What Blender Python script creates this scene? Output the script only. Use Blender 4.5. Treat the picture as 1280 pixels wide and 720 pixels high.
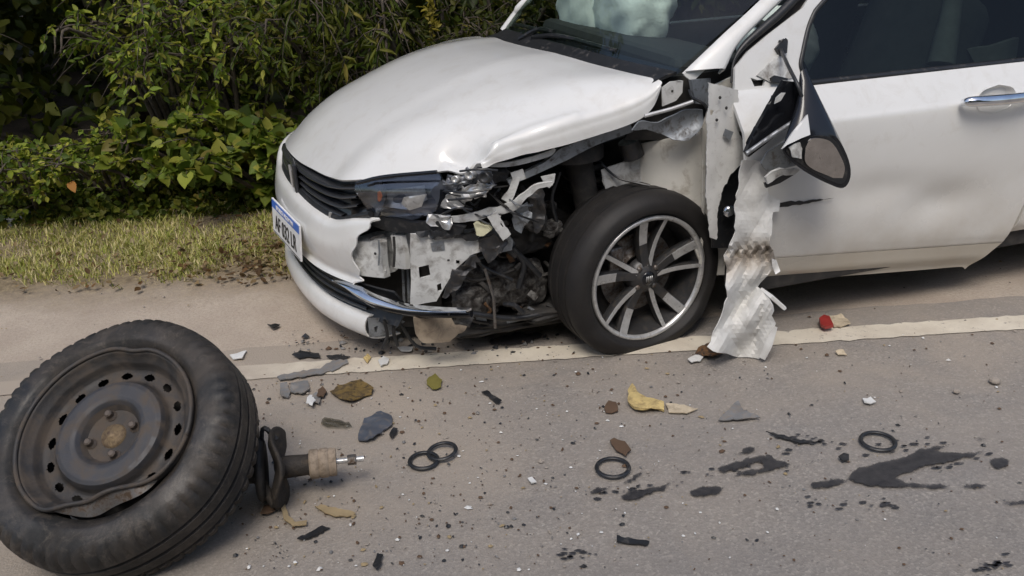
import bpy, bmesh, math, random
import numpy as np
from mathutils import Vector, Matrix, noise as mnoise
from mathutils.geometry import delaunay_2d_cdt

for _o in list(bpy.data.objects): bpy.data.objects.remove(_o)
scene = bpy.context.scene
COL = scene.collection
rad = math.radians
rng = np.random.default_rng(7)
random.seed(7)

# ------------------------------------------------------------------ camera
FPX = 1100.0
CAM = np.array([-.91, -3.07, 1.34])
YAW, PITCH, ROLL = rad(15.7), rad(23.3), rad(-3.1)
_f = np.array([math.sin(YAW)*math.cos(PITCH), math.cos(YAW)*math.cos(PITCH), -math.sin(PITCH)])
_r0 = np.array([math.cos(YAW), -math.sin(YAW), 0.0]); _u0 = np.cross(_r0, _f)
_r = math.cos(ROLL)*_r0 + math.sin(ROLL)*_u0
_u = -math.sin(ROLL)*_r0 + math.cos(ROLL)*_u0
cam_d = bpy.data.cameras.new('camera'); cam = bpy.data.objects.new('camera', cam_d); COL.objects.link(cam)
cam_d.sensor_width = 36; cam_d.lens = FPX/1280*36; cam_d.clip_end = 2000; cam_d.clip_start = .05
cam.matrix_world = Matrix(((_r[0], _u[0], -_f[0], CAM[0]), (_r[1], _u[1], -_f[1], CAM[1]), (_r[2], _u[2], -_f[2], CAM[2]), (0, 0, 0, 1)))
scene.camera = cam

# ------------------------------------------------------------------ sky, sun, exposure
SUN_EL, SUN_AZ = rad(58), rad(205)      # azimuth: clockwise from +Y
w = bpy.data.worlds.new('World'); scene.world = w; w.use_nodes = True
nt = w.node_tree; bgn = nt.nodes['Background']
sky = nt.nodes.new('ShaderNodeTexSky'); sky.sky_type = 'NISHITA'; sky.sun_disc = False
sky.sun_elevation = SUN_EL; sky.sun_rotation = SUN_AZ; sky.air_density = 1.0; sky.dust_density = 3.0; sky.ozone_density = .9
nt.links.new(sky.outputs[0], bgn.inputs[0]); bgn.inputs[1].default_value = .12
sd = bpy.data.lights.new('sun', 'SUN'); sun = bpy.data.objects.new('sun', sd); COL.objects.link(sun)
sd.energy = 1.3; sd.angle = rad(24); sd.color = (1, .96, .90)
_sdir = Vector((math.sin(SUN_AZ)*math.cos(SUN_EL), math.cos(SUN_AZ)*math.cos(SUN_EL), math.sin(SUN_EL)))
sun.rotation_euler = _sdir.to_track_quat('Z', 'Y').to_euler(); sun.location = (0, 0, 8)
scene.view_settings.view_transform = 'Standard'; scene.view_settings.look = 'None'
scene.view_settings.gamma = 1; scene.view_settings.exposure = 0.36
scene.render.engine = 'CYCLES'
scene.render.resolution_x = 1024; scene.render.resolution_y = 576

# ------------------------------------------------------------------ pixel -> place
def ray(u, v): return _f + _r*(u-640)/FPX - _u*(v-360)/FPX
def at(u, v, x=None, y=None, z=None):
    d = ray(u, v)
    t = (x-CAM[0])/d[0] if x is not None else (y-CAM[1])/d[1] if y is not None else (z-CAM[2])/d[2]
    return CAM + t*d
def atp(u, v, p0, n):
    d = ray(u, v); n = np.asarray(n, float)
    return CAM + d*((np.asarray(p0)-CAM)@n)/(d@n)
def vplane(a, b):
    """vertical plane through two (x, y) points; returns fn(u, v, off)"""
    a = np.array([a[0], a[1], 0.]); b = np.array([b[0], b[1], 0.]); d = b-a
    n = np.array([d[1], -d[0], 0.]); n /= np.linalg.norm(n)
    if n@(CAM-a) < 0: n = -n
    return lambda u, v, off=0.: atp(u, v, a+n*off, n)
_by = np.array([-.85, -.72, -.6, -.5, -.35, -.2, 0, .2, .4, .6, .75, .85])
_bx = np.array([-.25, -.42, -.56, -.65, -.742, -.80, -.843, -.866, -.865, -.82, -.70, -.5])
def crom(P, n):
    """catmull-rom through points P (k, d) at n samples"""
    P = np.asarray(P, float); k = len(P)
    if k == 2: return P[0]+(P[1]-P[0])*np.linspace(0, 1, n)[:, None]
    E = np.vstack([2*P[0]-P[1], P, 2*P[-1]-P[-2]])
    s = np.linspace(0, k-1, n); i = np.minimum(s.astype(int), k-2); t = (s-i)[:, None]
    a, b, c, d = E[i], E[i+1], E[i+2], E[i+3]
    return .5*((2*b)+(-a+c)*t+(2*a-5*b+4*c-d)*t*t+(-a+3*b-3*c+d)*t**3)
_pl = crom(np.c_[_by, _bx], 400)
def xb(y, off=0.): return np.interp(y, _pl[:, 0], _pl[:, 1])+off
_ts = np.linspace(1.5, 5, 3501)
def atc(u, v, off=0.):
    """pixel onto the vertical wall that follows the bumper's plan curve"""
    d = ray(u, v); p = CAM+_ts[:, None]*d
    s = p[:, 0]-xb(p[:, 1], off); s[(p[:, 1] < -.85) | (p[:, 1] > .85)] = -1
    c = (s[1:] > 0) & (s[:-1] <= 0)
    i = int(np.argmax(c)) if c.any() else int(np.argmin(np.abs(p[:, 1]-.2)))
    k = s[i]/(s[i]-s[i+1]) if c.any() else 0
    return p[i]+(p[i+1]-p[i])*k

# ------------------------------------------------------------------ materials
def mat_new(name):
    m = bpy.data.materials.new(name); m.use_nodes = True
    return m, m.node_tree, m.node_tree.nodes['Principled BSDF']
def N(nt, t, **k):
    n = nt.nodes.new(t)
    for a, b in k.items(): setattr(n, a, b)
    return n
def ramp(nt, fac, stops):
    r = N(nt, 'ShaderNodeValToRGB'); el = r.color_ramp.elements
    while len(el) < len(stops): el.new(.5)
    for e, (p, c) in zip(el, stops): e.position = p; e.color = (*c, 1) if len(c) == 3 else c
    nt.links.new(fac, r.inputs[0]); return r.outputs[0]
def noise(nt, scale, detail=4, rough=.6, coord=None, dist=0):
    n = N(nt, 'ShaderNodeTexNoise'); n.inputs['Scale'].default_value = scale; n.inputs['Detail'].default_value = detail
    n.inputs['Roughness'].default_value = rough; n.inputs['Distortion'].default_value = dist
    if coord is not None: nt.links.new(coord, n.inputs['Vector'])
    return n.outputs[0]
def mixc(nt, fac, a, b, mode='MIX'):
    m = N(nt, 'ShaderNodeMix', data_type='RGBA', blend_type=mode)
    for s, val in ((0, fac), (6, a), (7, b)):
        if hasattr(val, 'is_linked'): nt.links.new(val, m.inputs[s])
        else: m.inputs[s].default_value = val if s == 0 else (*val, 1)
    return m.outputs[2]
def mth(nt, op, a, b=0.):
    m = N(nt, 'ShaderNodeMath', operation=op)
    for s, val in ((0, a), (1, b)):
        if hasattr(val, 'is_linked'): nt.links.new(val, m.inputs[s])
        else: m.inputs[s].default_value = val
    return m.outputs[0]
def pos(nt): return N(nt, 'ShaderNodeNewGeometry').outputs['Position']
def bump(nt, b, h, strength=.3, dist=.01):
    n = N(nt, 'ShaderNodeBump'); n.inputs['Strength'].default_value = strength; n.inputs['Distance'].default_value = dist
    nt.links.new(h, n.inputs['Height']); nt.links.new(n.outputs[0], b.inputs['Normal'])
def simple(name, col, rough=.5, metal=0., dirt=None, dscale=30, damt=(.45, .65), coat=0., bmp=0., bscale=80, var=.15):
    m, nt, b = mat_new(name)
    p = pos(nt); n1 = noise(nt, dscale*.6, 5, .6, p)
    c0 = tuple(max(0, c*(1-var)) for c in col); c1 = tuple(min(1, c*(1+var)) for c in col)
    c = ramp(nt, n1, [(.3, c0), (.7, c1)])
    if dirt:
        n2 = noise(nt, dscale, 6, .65, p, .4)
        f = ramp(nt, n2, [(damt[0], (0, 0, 0)), (damt[1], (1, 1, 1))])
        c = mixc(nt, f, c, dirt)
        r = mixc(nt, f, (rough,)*3, (.9,)*3); nt.links.new(r, b.inputs['Roughness'])
    else: b.inputs['Roughness'].default_value = rough
    nt.links.new(c, b.inputs['Base Color']); b.inputs['Metallic'].default_value = metal
    b.inputs['Coat Weight'].default_value = coat; b.inputs['Coat Roughness'].default_value = .06
    if bmp: bump(nt, b, noise(nt, bscale, 6, .7, p), bmp, .01)
    return m
def paint(name, base=(.73, .73, .71), dirt_refl_z=None, stain=.0):
    """white clear-coated paint with road film; dirtz = (z_low, z_high) where dust and painted ground reflection thicken"""
    m, nt, b = mat_new(name); p = pos(nt)
    c = mixc(nt, ramp(nt, noise(nt, 2.3, 3, .5, p), [(.35, (0,)*3), (.7, (1,)*3)]), base, tuple(x*.95 for x in base))
    f = ramp(nt, noise(nt, 14, 7, .7, p, .5), [(.5, (0,)*3), (.8, (1,)*3)])
    f = mth(nt, 'MULTIPLY', f, .28+stain)
    if dirt_refl_z:
        sp = N(nt, 'ShaderNodeSeparateXYZ'); nt.links.new(p, sp.inputs[0])
        mr = N(nt, 'ShaderNodeMapRange'); mr.inputs[1].default_value = dirt_refl_z[1]; mr.inputs[2].default_value = dirt_refl_z[0]
        nt.links.new(sp.outputs[2], mr.inputs[0])
        z = mth(nt, 'MULTIPLY', mr.outputs[0], ramp(nt, noise(nt, 6, 6, .65, p), [(.25, (.25,)*3), (.75, (1,)*3)]))
        f = mth(nt, 'MAXIMUM', f, mth(nt, 'MULTIPLY', z, .85))
        mp = N(nt, 'ShaderNodeMapping'); mp.inputs['Scale'].default_value = (2.2, 2, 26); nt.links.new(p, mp.inputs[0])
        f = mth(nt, 'MAXIMUM', f, mth(nt, 'MULTIPLY', mth(nt, 'MULTIPLY', mr.outputs[0], ramp(nt, noise(nt, 3, 6, .7, mp.outputs[0]), [(.60, (0,)*3), (.70, (1,)*3)])), .8))      # horizontal scuffs
    c = mixc(nt, f, c, (.38, .32, .235))
    nt.links.new(c, b.inputs['Base Color'])
    b.inputs['Roughness'].default_value = .38
    b.inputs['Coat Weight'].default_value = .9; b.inputs['Coat Roughness'].default_value = .12
    nt.links.new(ramp(nt, f, [(0, (.05,)*3), (.5, (.5,)*3)]), b.inputs['Coat Roughness'])
    return m
M = {}
M['paint'] = paint('white_paint')
M['paint_door'] = paint('white_paint_dust_reflection', dirt_refl_z=(.10, .66))  # dust plus the ground's reflection, painted in towards the bottom
M['paint_sill'] = paint('white_paint_mud_shade', (.52, .49, .43), dirt_refl_z=(.10, .45))  # mud, with downward-facing shade put into the darker base colour
M['paint_scraped'] = simple('scraped_white_paint', (.64, .64, .62), .5, 0, (.40, .38, .35), 55, (.55, .80), .2, var=.06)
M['inner_white'] = simple('inner_white_metal', (.58, .585, .57), .5, 0, (.16, .14, .12), 26, (.48, .74), var=.1)
M['inner_cream'] = simple('cream_inner_panel', (.68, .66, .60), .5, 0, (.24, .19, .13), 13, (.54, .78), var=.08)
M['grey_metal'] = simple('grey_bracket_metal', (.26, .28, .30), .45, .5, (.10, .09, .08), 40, (.5, .7))
M['black_plastic'] = simple('black_plastic', (.018, .019, .021), .38, 0, (.10, .09, .08), 45, (.55, .8), bmp=.1, bscale=300)
M['gloss_black'] = simple('gloss_black', (.012, .013, .016), .12)
M['grille_black'] = simple('grille_black', (.034, .036, .041), .26, coat=.3)
M['cavity'] = simple('dark_engine_bay', (.02, .019, .018), .7, 0, (.05, .045, .04), 25)
M['dirty_alu'] = simple('dirty_aluminium', (.15, .145, .135), .5, .5, (.035, .03, .027), 34, (.40, .60), bmp=.6, bscale=90)
M['chrome'] = simple('chrome', (.75, .77, .80), .08, 1)
M['silver'] = simple('machined_alloy', (.58, .58, .57), .30, .55, (.22, .20, .18), 60, (.55, .8))
M['dark_alloy'] = simple('dark_grey_alloy', (.06, .06, .062), .4, .5, (.12, .10, .08), 60, (.5, .8))
M['steel'] = simple('worn_steel', (.22, .21, .20), .4, .8, (.14, .10, .07), 60)
M['orange'] = simple('orange_lamp', (.75, .16, .03), .3)
M['yellow_plug'] = simple('cream_plug', (.60, .58, .40), .5)
M['label'] = simple('plate_white', (.78, .78, .78), .35)
M['plate_blue'] = simple('plate_blue', (.045, .15, .55), .35)
M['plate_ink'] = simple('plate_ink', (.015, .015, .02), .5)
M['airbag'] = simple('airbag_fabric', (.74, .76, .74), .85, bmp=.25, bscale=140, var=.05)
M['interior'] = simple('interior_dark', (.025, .026, .027), .75)
M['seat'] = simple('seat_fabric', (.12, .125, .12), .85)
M['trim_grey'] = simple('pillar_trim', (.36, .37, .34), .7)
M['rust'] = simple('scorched_rust', (.20, .10, .04), .8, .1, (.04, .03, .025), 60, (.42, .62), bmp=.6, bscale=120)
M['tan_shield'] = simple('tan_splash_shield', (.33, .27, .20), .85, 0, (.16, .12, .09), 30, (.45, .7), bmp=.3, bscale=50)

def rubber(name, dust=.3):
    m, nt, b = mat_new(name); p = pos(nt)
    f = mth(nt, 'MULTIPLY', ramp(nt, noise(nt, 16, 8, .75, p, .3), [(.3, (.15,)*3), (.8, (1,)*3)]), dust)
    nt.links.new(mixc(nt, f, (.012, .012, .013), (.17, .14, .11)), b.inputs['Base Color'])
    b.inputs['Roughness'].default_value = .6; b.inputs['Specular IOR Level'].default_value = .35
    bump(nt, b, noise(nt, 160, 4, .7, p), .15, .004); return m
def rubber_dusty():
    m, nt, b = mat_new('dusty_tyre_rubber'); p = pos(nt)
    c = mixc(nt, ramp(nt, noise(nt, 5, 8, .7, p, .8), [(.40, (0,)*3), (.62, (1,)*3)]), (.013, .013, .013), (.050, .041, .033))
    c = mixc(nt, mth(nt, 'MULTIPLY', ramp(nt, noise(nt, 24, 8, .8, p, .5), [(.52, (0,)*3), (.72, (1,)*3)]), .5), c, (.15, .125, .10))
    c = mixc(nt, mth(nt, 'MULTIPLY', ramp(nt, noise(nt, 11, 6, .7, p, 1.2), [(.62, (0,)*3), (.70, (1,)*3)]), .8), c, (.018, .018, .020))
    nt.links.new(c, b.inputs['Base Color']); nt.links.new(ramp(nt, noise(nt, 8, 5, .6, p), [(.35, (.42,)*3), (.65, (.85,)*3)]), b.inputs['Roughness'])
    bump(nt, b, noise(nt, 120, 5, .75, p), .25, .005); return m
M['tyre'] = rubber('tyre_rubber', .11); M['tyre_dusty'] = rubber_dusty()

def glass(name, tint, refl=1., rough=0., ior=1.5):
    m = bpy.data.materials.new(name); m.use_nodes = True; nt = m.node_tree; nt.nodes.clear()
    o = N(nt, 'ShaderNodeOutputMaterial'); t = N(nt, 'ShaderNodeBsdfTransparent'); t.inputs[0].default_value = (*tint, 1)
    g = N(nt, 'ShaderNodeBsdfGlossy'); g.inputs['Roughness'].default_value = rough
    lw_ = N(nt, 'ShaderNodeLayerWeight'); lw_.inputs[0].default_value = .5          # Schlick, the same from both faces
    fr = mth(nt, 'ADD', mth(nt, 'MULTIPLY', mth(nt, 'POWER', lw_.outputs['Facing'], 5.), .91), .09)
    mx = N(nt, 'ShaderNodeMixShader')
    nt.links.new(mth(nt, 'MULTIPLY', fr, refl), mx.inputs[0]); nt.links.new(t.outputs[0], mx.inputs[1]); nt.links.new(g.outputs[0], mx.inputs[2])
    nt.links.new(mx.outputs[0], o.inputs[0]); return m
M['windscreen'] = glass('windscreen_glass', (.82, .92, .87), .8, .0, 1.5)
M['tint_glass'] = glass('tinted_glass', (.22, .26, .25), .42, 0, 1.5)
M['lens'] = glass('headlamp_lens', (.82, .85, .90), 1.1, .06, 1.5)
M['lamp_grey'] = simple('lamp_bezel_grey', (.21, .22, .245), .3, .4)
M['mirror'] = simple('mirror_glass', (.55, .52, .49), .10, 1, (.40, .36, .32), 70, (.6, .75))

# ------------------------------------------------------------------ mesh helpers
def link(o, parent=None):
    COL.objects.link(o)
    if parent is not None:
        o.parent = parent
        if parent.type == 'EMPTY': o.matrix_parent_inverse = Matrix.Translation(-parent.location)   # parts are modelled in place
    return o
def empty(name, label=None, cat=None, loc=(0, 0, 0), group=None):
    o = bpy.data.objects.new(name, None); link(o); o.location = loc; o.empty_display_size = .1
    tag(o, label, cat, group); return o
def tag(o, label=None, cat=None, group=None, kind=None):
    if label: o['label'] = label
    if cat: o['category'] = cat
    if group: o['group'] = group
    if kind: o['kind'] = kind
    return o
def mk(name, V, Fc, mat, parent=None, smooth=True, idx=None, solid=0., bevel=0., sharp=None):
    me = bpy.data.meshes.new(name)
    me.from_pydata([tuple(map(float, v)) for v in V], [], [tuple(map(int, f)) for f in Fc])
    for m in (mat if isinstance(mat, (list, tuple)) else [mat]): me.materials.append(m)
    if idx is not None: me.polygons.foreach_set('material_index', np.asarray(idx, np.int32))
    if smooth: me.polygons.foreach_set('use_smooth', np.ones(len(me.polygons), bool))
    me.update()
    if sharp: me.set_sharp_from_angle(angle=rad(sharp))
    o = bpy.data.objects.new(name, me); link(o, parent)
    if solid:
        s = o.modifiers.new('thickness', 'SOLIDIFY'); s.thickness = solid; s.offset = -1
        e = o.modifiers.new('crisp_edges', 'EDGE_SPLIT'); e.split_angle = rad(50)
    if bevel:
        b = o.modifiers.new('bevel', 'BEVEL'); b.width = bevel; b.segments = 2; b.limit_method = 'ANGLE'
    return o
def grid_faces(a, b, wrap=False):
    f = []
    for i in range(a-1):
        for j in range(b if wrap else b-1):
            k = (j+1) % b; f.append((i*b+j, i*b+k, (i+1)*b+k, (i+1)*b+j))
    return f
def net(ctrl, n1, n2):
    C = np.array([crom(r, n2) for r in ctrl])
    return np.array([crom(C[:, j], n1) for j in range(n2)]).transpose(1, 0, 2)
def patch(name, ctrl, n1, n2, mat, parent, solid=.004, fn=None, **k):
    G = net(ctrl, n1, n2)
    if fn: G = fn(G)
    return mk(name, G.reshape(-1, 3), grid_faces(n1, n2), mat, parent, solid=solid, **k)
def frame(d):
    d = Vector(d).normalized(); a = Vector((0, 0, 1)) if abs(d.z) < .9 else Vector((1, 0, 0))
    x = d.cross(a).normalized(); return x, d.cross(x).normalized()
def tube_mesh(pts, r, n=8, smooth=None):
    P = np.array([np.asarray(p, float) for p in pts])
    if smooth: P = crom(P, smooth)
    R = np.interp(np.linspace(0, 1, len(P)), np.linspace(0, 1, len(r)), r) if hasattr(r, '__len__') else np.full(len(P), r)
    V = []
    x = None
    for i in range(len(P)):
        d = P[min(i+1, len(P)-1)]-P[max(i-1, 0)]
        dv = Vector(d).normalized()
        if x is None: x, yv = frame(dv)
        else:
            x = (x-dv*x.dot(dv)).normalized(); yv = dv.cross(x)
        for j in range(n):
            a = 2*math.pi*j/n; V.append(Vector(P[i])+(x*math.cos(a)+yv*math.sin(a))*R[i])
    Fc = grid_faces(len(P), n, True)
    Fc.append(tuple(range(n-1, -1, -1))); Fc.append(tuple((len(P)-1)*n+j for j in range(n)))
    return V, Fc
def tube(name, pts, r, mat, parent=None, n=8, smooth=None, **k):
    V, Fc = tube_mesh(pts, r, n, smooth); return mk(name, V, Fc, mat, parent, sharp=50, **k)
def joinm(parts):
    V, Fc = [], []
    for v, f in parts:
        b = len(V); V += list(v); Fc += [tuple(i+b for i in q) for q in f]
    return V, Fc
def lathe_mesh(prof, n=64, a0=0, a1=2*math.pi):
    """prof: (r, h) about local Z"""
    full = abs(a1-a0-2*math.pi) < 1e-6
    A = np.linspace(a0, a1, n, endpoint=not full)
    V = [(r*math.cos(a), r*math.sin(a), h) for r, h in prof for a in A]
    return V, grid_faces(len(prof), n, full)
def box_mesh(c, s, rot=None):
    V = []
    for x in (-.5, .5):
        for y in (-.5, .5):
            for z in (-.5, .5):
                p = Vector((x*s[0], y*s[1], z*s[2]))
                if rot is not None: p = rot @ p
                V.append(p+Vector(c))
    return V, [(0, 1, 3, 2), (4, 6, 7, 5), (0, 4, 5, 1), (2, 3, 7, 6), (0, 2, 6, 4), (1, 5, 7, 3)]
def box(name, c, s, mat, parent=None, rot=None, bevel=.004):
    V, Fc = box_mesh(c, s, rot); return mk(name, V, Fc, mat, parent, smooth=False, bevel=bevel)
def inpoly(p, poly):
    x, y = p; c = False; j = len(poly)-1
    for i in range(len(poly)):
        xi, yi = poly[i]; xj, yj = poly[j]
        if (yi > y) != (yj > y) and x < (xj-xi)*(y-yi)/(yj-yi)+xi: c = not c
        j = i
    return c
def densify(poly, step):
    out = []
    for i, a in enumerate(poly):
        b = poly[(i+1) % len(poly)]; d = math.hypot(b[0]-a[0], b[1]-a[1]); n = max(1, int(d/step))
        out += [(a[0]+(b[0]-a[0])*k/n, a[1]+(b[1]-a[1])*k/n) for k in range(n)]
    return out
def tri_poly(poly, step, holes=(), jag=0.):
    P = densify(poly, step)
    if jag: P = [(x+random.uniform(-jag, jag), y+random.uniform(-jag, jag)) for x, y in P]
    H = [densify(h, step) for h in holes]
    V = [Vector(p) for p in P]; Ed = [(i, (i+1) % len(P)) for i in range(len(P))]
    for h in H:
        b = len(V); V += [Vector(p) for p in h]; Ed += [(b+i, b+(i+1) % len(h)) for i in range(len(h))]
    xs = [p[0] for p in P]; ys = [p[1] for p in P]
    y = min(ys)+step*.5; row = 0
    while y < max(ys):
        x = min(xs)+step*(.5 if row % 2 else 1)
        while x < max(xs):
            if inpoly((x, y), P) and not any(inpoly((x, y), h) for h in H): V.append(Vector((x, y)))
            x += step
        y += step*.87; row += 1
    ov, oe, of, _, _, _ = delaunay_2d_cdt(V, Ed, [], 0, 1e-4)
    keep = []
    for f in of:
        c = sum((ov[i] for i in f), Vector((0, 0)))/len(f)
        if inpoly(c, P) and not any(inpoly(c, h) for h in H): keep.append(tuple(f))
    return [tuple(v) for v in ov], keep
def sheet(name, poly, surf, mat, parent, step=6, holes=(), solid=.003, relief=0., rfreq=9., jag=0., smooth=True, fn=None, seed=0.):
    """a bent metal or plastic sheet: outline in photo pixels laid on the surface surf(u, v)"""
    V2, Fc = tri_poly(poly, step, holes, jag); V = []
    for u, v in V2:
        p = Vector(surf(u, v))
        if relief:
            q = mnoise.noise_vector(p*rfreq+Vector((seed, seed*2, 0)))
            p += q*relief
        if fn: p = fn(u, v, p)
        V.append(p)
    # face the camera
    Fo = []
    for f in Fc:
        a, b, c = (V[i] for i in f[:3]); n = (b-a).cross(c-a)
        Fo.append(f if n.dot(Vector(CAM)-a) > 0 else tuple(reversed(f)))
    return mk(name, V, Fo, mat, parent, smooth, solid=solid)
def Y(y0, ku=0., u0=0., kv=0., v0=0.):
    return lambda u, v: at(u, v, y=y0+ku*(u-u0)+kv*(v-v0))
def xform(V, Mx): return [Mx @ Vector(v) for v in V]
def axis_mat(c, d, up=(0, 0, 1)):
    z = Vector(d).normalized(); x = Vector(up).cross(z).normalized(); y = z.cross(x)
    return Matrix(((x.x, y.x, z.x, c[0]), (x.y, y.y, z.y, c[1]), (x.z, y.z, z.z, c[2]), (0, 0, 0, 1)))

def mat_burnt():
    """scraped white paint with one burnt, rusted belt where the sheet was folded"""
    m, nt, b = mat_new('burnt_scraped_paint'); p = pos(nt)
    c = ramp(nt, noise(nt, 34, 6, .65, p), [(.35, (.66, .66, .64)), (.62, (.58, .575, .55)), (.8, (.40, .385, .36))])
    sp = N(nt, 'ShaderNodeSeparateXYZ'); nt.links.new(p, sp.inputs[0])
    d = mth(nt, 'ABSOLUTE', mth(nt, 'ADD', mth(nt, 'SUBTRACT', sp.outputs[2], .335), mth(nt, 'MULTIPLY', mth(nt, 'SUBTRACT', noise(nt, 9, 4, .6, p), .5), .14)))
    f1 = N(nt, 'ShaderNodeMapRange'); f1.inputs[1].default_value = .075; f1.inputs[2].default_value = .012; nt.links.new(d, f1.inputs[0])
    f2 = N(nt, 'ShaderNodeMapRange'); f2.inputs[1].default_value = .028; f2.inputs[2].default_value = .0; nt.links.new(d, f2.inputs[0])
    c = mixc(nt, mth(nt, 'MULTIPLY', f1.outputs[0], .5), c, (.33, .24, .14)); c = mixc(nt, mth(nt, 'MULTIPLY', f2.outputs[0], .7), c, (.10, .08, .065))
    nt.links.new(c, b.inputs['Base Color']); b.inputs['Roughness'].default_value = .5; bump(nt, b, noise(nt, 60, 5, .7, p), .25, .006); return m
M['burnt'] = mat_burnt()
def rounded(poly, n=60):
    P = np.array(poly, float); P = np.vstack([P[-2:], P, P[:3]]); k = len(poly)
    C = crom(P, (len(P)-1)*8+1); return [tuple(q) for q in C[16:16+k*8:max(1, k*8//n)]]

# ================================================================== GROUND
RD = np.array([.969, -.248, 0.]); RN = np.array([.248, .969, 0.]); RO = np.array([0, -.68, 0.])
def rq(p): return float((np.asarray(p)-RO)@RN)
def rpt(s, q, z=0.): return RO+RD*s+RN*q+np.array([0, 0, z])
def ground_coords(nt):
    p = pos(nt); mp = N(nt, 'ShaderNodeMapping', vector_type='POINT'); mp.inputs['Rotation'].default_value = (0, 0, math.atan2(.248, .969))
    nt.links.new(p, mp.inputs[0]); sp = N(nt, 'ShaderNodeSeparateXYZ'); nt.links.new(mp.outputs[0], sp.inputs[0])
    return p, mp.outputs[0], mth(nt, 'ADD', sp.outputs[1], .66)      # q: metres from the edge line
def mat_dirt():
    m, nt, b = mat_new('dirt_shoulder'); p, rp, q = ground_coords(nt)
    c = ramp(nt, noise(nt, 3.5, 6, .6, p), [(.3, (.37, .305, .245)), (.7, (.48, .41, .335))])
    c = mixc(nt, mth(nt, 'MULTIPLY', ramp(nt, noise(nt, 90, 4, .7, p), [(.45, (0,)*3), (.7, (1,)*3)]), .5), c, (.27, .22, .17))
    c = mixc(nt, ramp(nt, noise(nt, 260, 2, .5, p), [(.66, (0,)*3), (.72, (1,)*3)]), c, (.55, .50, .43))
    # litter soil beyond the shoulder
    f = N(nt, 'ShaderNodeMapRange'); f.inputs[1].default_value = .72; f.inputs[2].default_value = 1.05
    nt.links.new(mth(nt, 'ADD', q, mth(nt, 'MULTIPLY', noise(nt, 5, 5, .6, p), .3)), f.inputs[0])
    lit = ramp(nt, noise(nt, 40, 5, .7, p), [(.35, (.14, .105, .065)), (.6, (.26, .205, .125)), (.75, (.38, .31, .19))])
    c = mixc(nt, f.outputs[0], c, lit)
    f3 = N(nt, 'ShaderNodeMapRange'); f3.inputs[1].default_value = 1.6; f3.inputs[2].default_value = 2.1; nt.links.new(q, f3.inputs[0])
    c = mixc(nt, f3.outputs[0], c, ramp(nt, noise(nt, 30, 5, .7, p), [(.35, (.022, .017, .012)), (.7, (.05, .038, .025))]))      # humus tone under the trees, darkened to paint in their shade
    nt.links.new(c, b.inputs['Base Color']); b.inputs['Roughness'].default_value = .95
    bump(nt, b, noise(nt, 70, 6, .7, p), .5, .012); return m
def mat_asphalt():
    m, nt, b = mat_new('asphalt'); p, rp, q = ground_coords(nt)
    vo = N(nt, 'ShaderNodeTexVoronoi'); vo.inputs['Scale'].default_value = 170; nt.links.new(p, vo.inputs['Vector'])
    st = ramp(nt, N_col(nt, vo), [(.0, (.165, .153, .142)), (.55, (.212, .197, .182)), (.86, (.255, .237, .216)), (1., (.34, .315, .28))])
    c = mixc(nt, ramp(nt, noise(nt, 1.7, 6, .6, p), [(.3, (0,)*3), (.7, (1,)*3)]), st, mixc(nt, .5, st, (.26, .24, .22)))
    # long wear bands that follow the road
    mp = N(nt, 'ShaderNodeMapping'); mp.inputs['Scale'].default_value = (.5, 5, 1); nt.links.new(rp, mp.inputs[0])
    c = mixc(nt, mth(nt, 'MULTIPLY', ramp(nt, noise(nt, 1.6, 5, .6, mp.outputs[0]), [(.42, (0,)*3), (.68, (1,)*3)]), .30), c, (.14, .133, .13))
    # sand blown in from the shoulder
    f = N(nt, 'ShaderNodeMapRange'); f.inputs[1].default_value = -1.7; f.inputs[2].default_value = .0
    nt.links.new(q, f.inputs[0])
    sand = mth(nt, 'MULTIPLY', f.outputs[0], ramp(nt, noise(nt, 2.2, 7, .65, p, .5), [(.30, (.0,)*3), (.72, (1,)*3)]))
    sp = N(nt, 'ShaderNodeSeparateXYZ'); nt.links.new(p, sp.inputs[0])
    fx = N(nt, 'ShaderNodeMapRange'); fx.inputs[1].default_value = .2; fx.inputs[2].default_value = -.95; nt.links.new(sp.outputs[0], fx.inputs[0])
    fy = N(nt, 'ShaderNodeMapRange'); fy.inputs[1].default_value = -1.75; fy.inputs[2].default_value = -1.0; nt.links.new(sp.outputs[1], fy.inputs[0])
    s2 = mth(nt, 'MULTIPLY', mth(nt, 'MULTIPLY', fx.outputs[0], fy.outputs[0]), ramp(nt, noise(nt, 4, 7, .7, p), [(.25, (.35,)*3), (.62, (1,)*3)]))
    c = mixc(nt, mth(nt, 'MINIMUM', mth(nt, 'ADD', mth(nt, 'MULTIPLY', sand, .80), mth(nt, 'MULTIPLY', s2, .62)), .88), c, (.36, .305, .245))
    # fine bright chips
    c = mixc(nt, ramp(nt, noise(nt, 420, 1, .5, p), [(.735, (0,)*3), (.76, (1,)*3)]), c, (.62, .60, .55))
    nt.links.new(c, b.inputs['Base Color']); b.inputs['Roughness'].default_value = .85
    bump(nt, b, N_col(nt, vo, 'Distance'), .35, .004); return m
def N_col(nt, vo, out='Color'):
    if out != 'Color': return vo.outputs[out]
    s = N(nt, 'ShaderNodeSeparateColor'); nt.links.new(vo.outputs['Color'], s.inputs[0]); return s.outputs[0]
M['dirt'] = mat_dirt(); M['asphalt'] = mat_asphalt()
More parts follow.
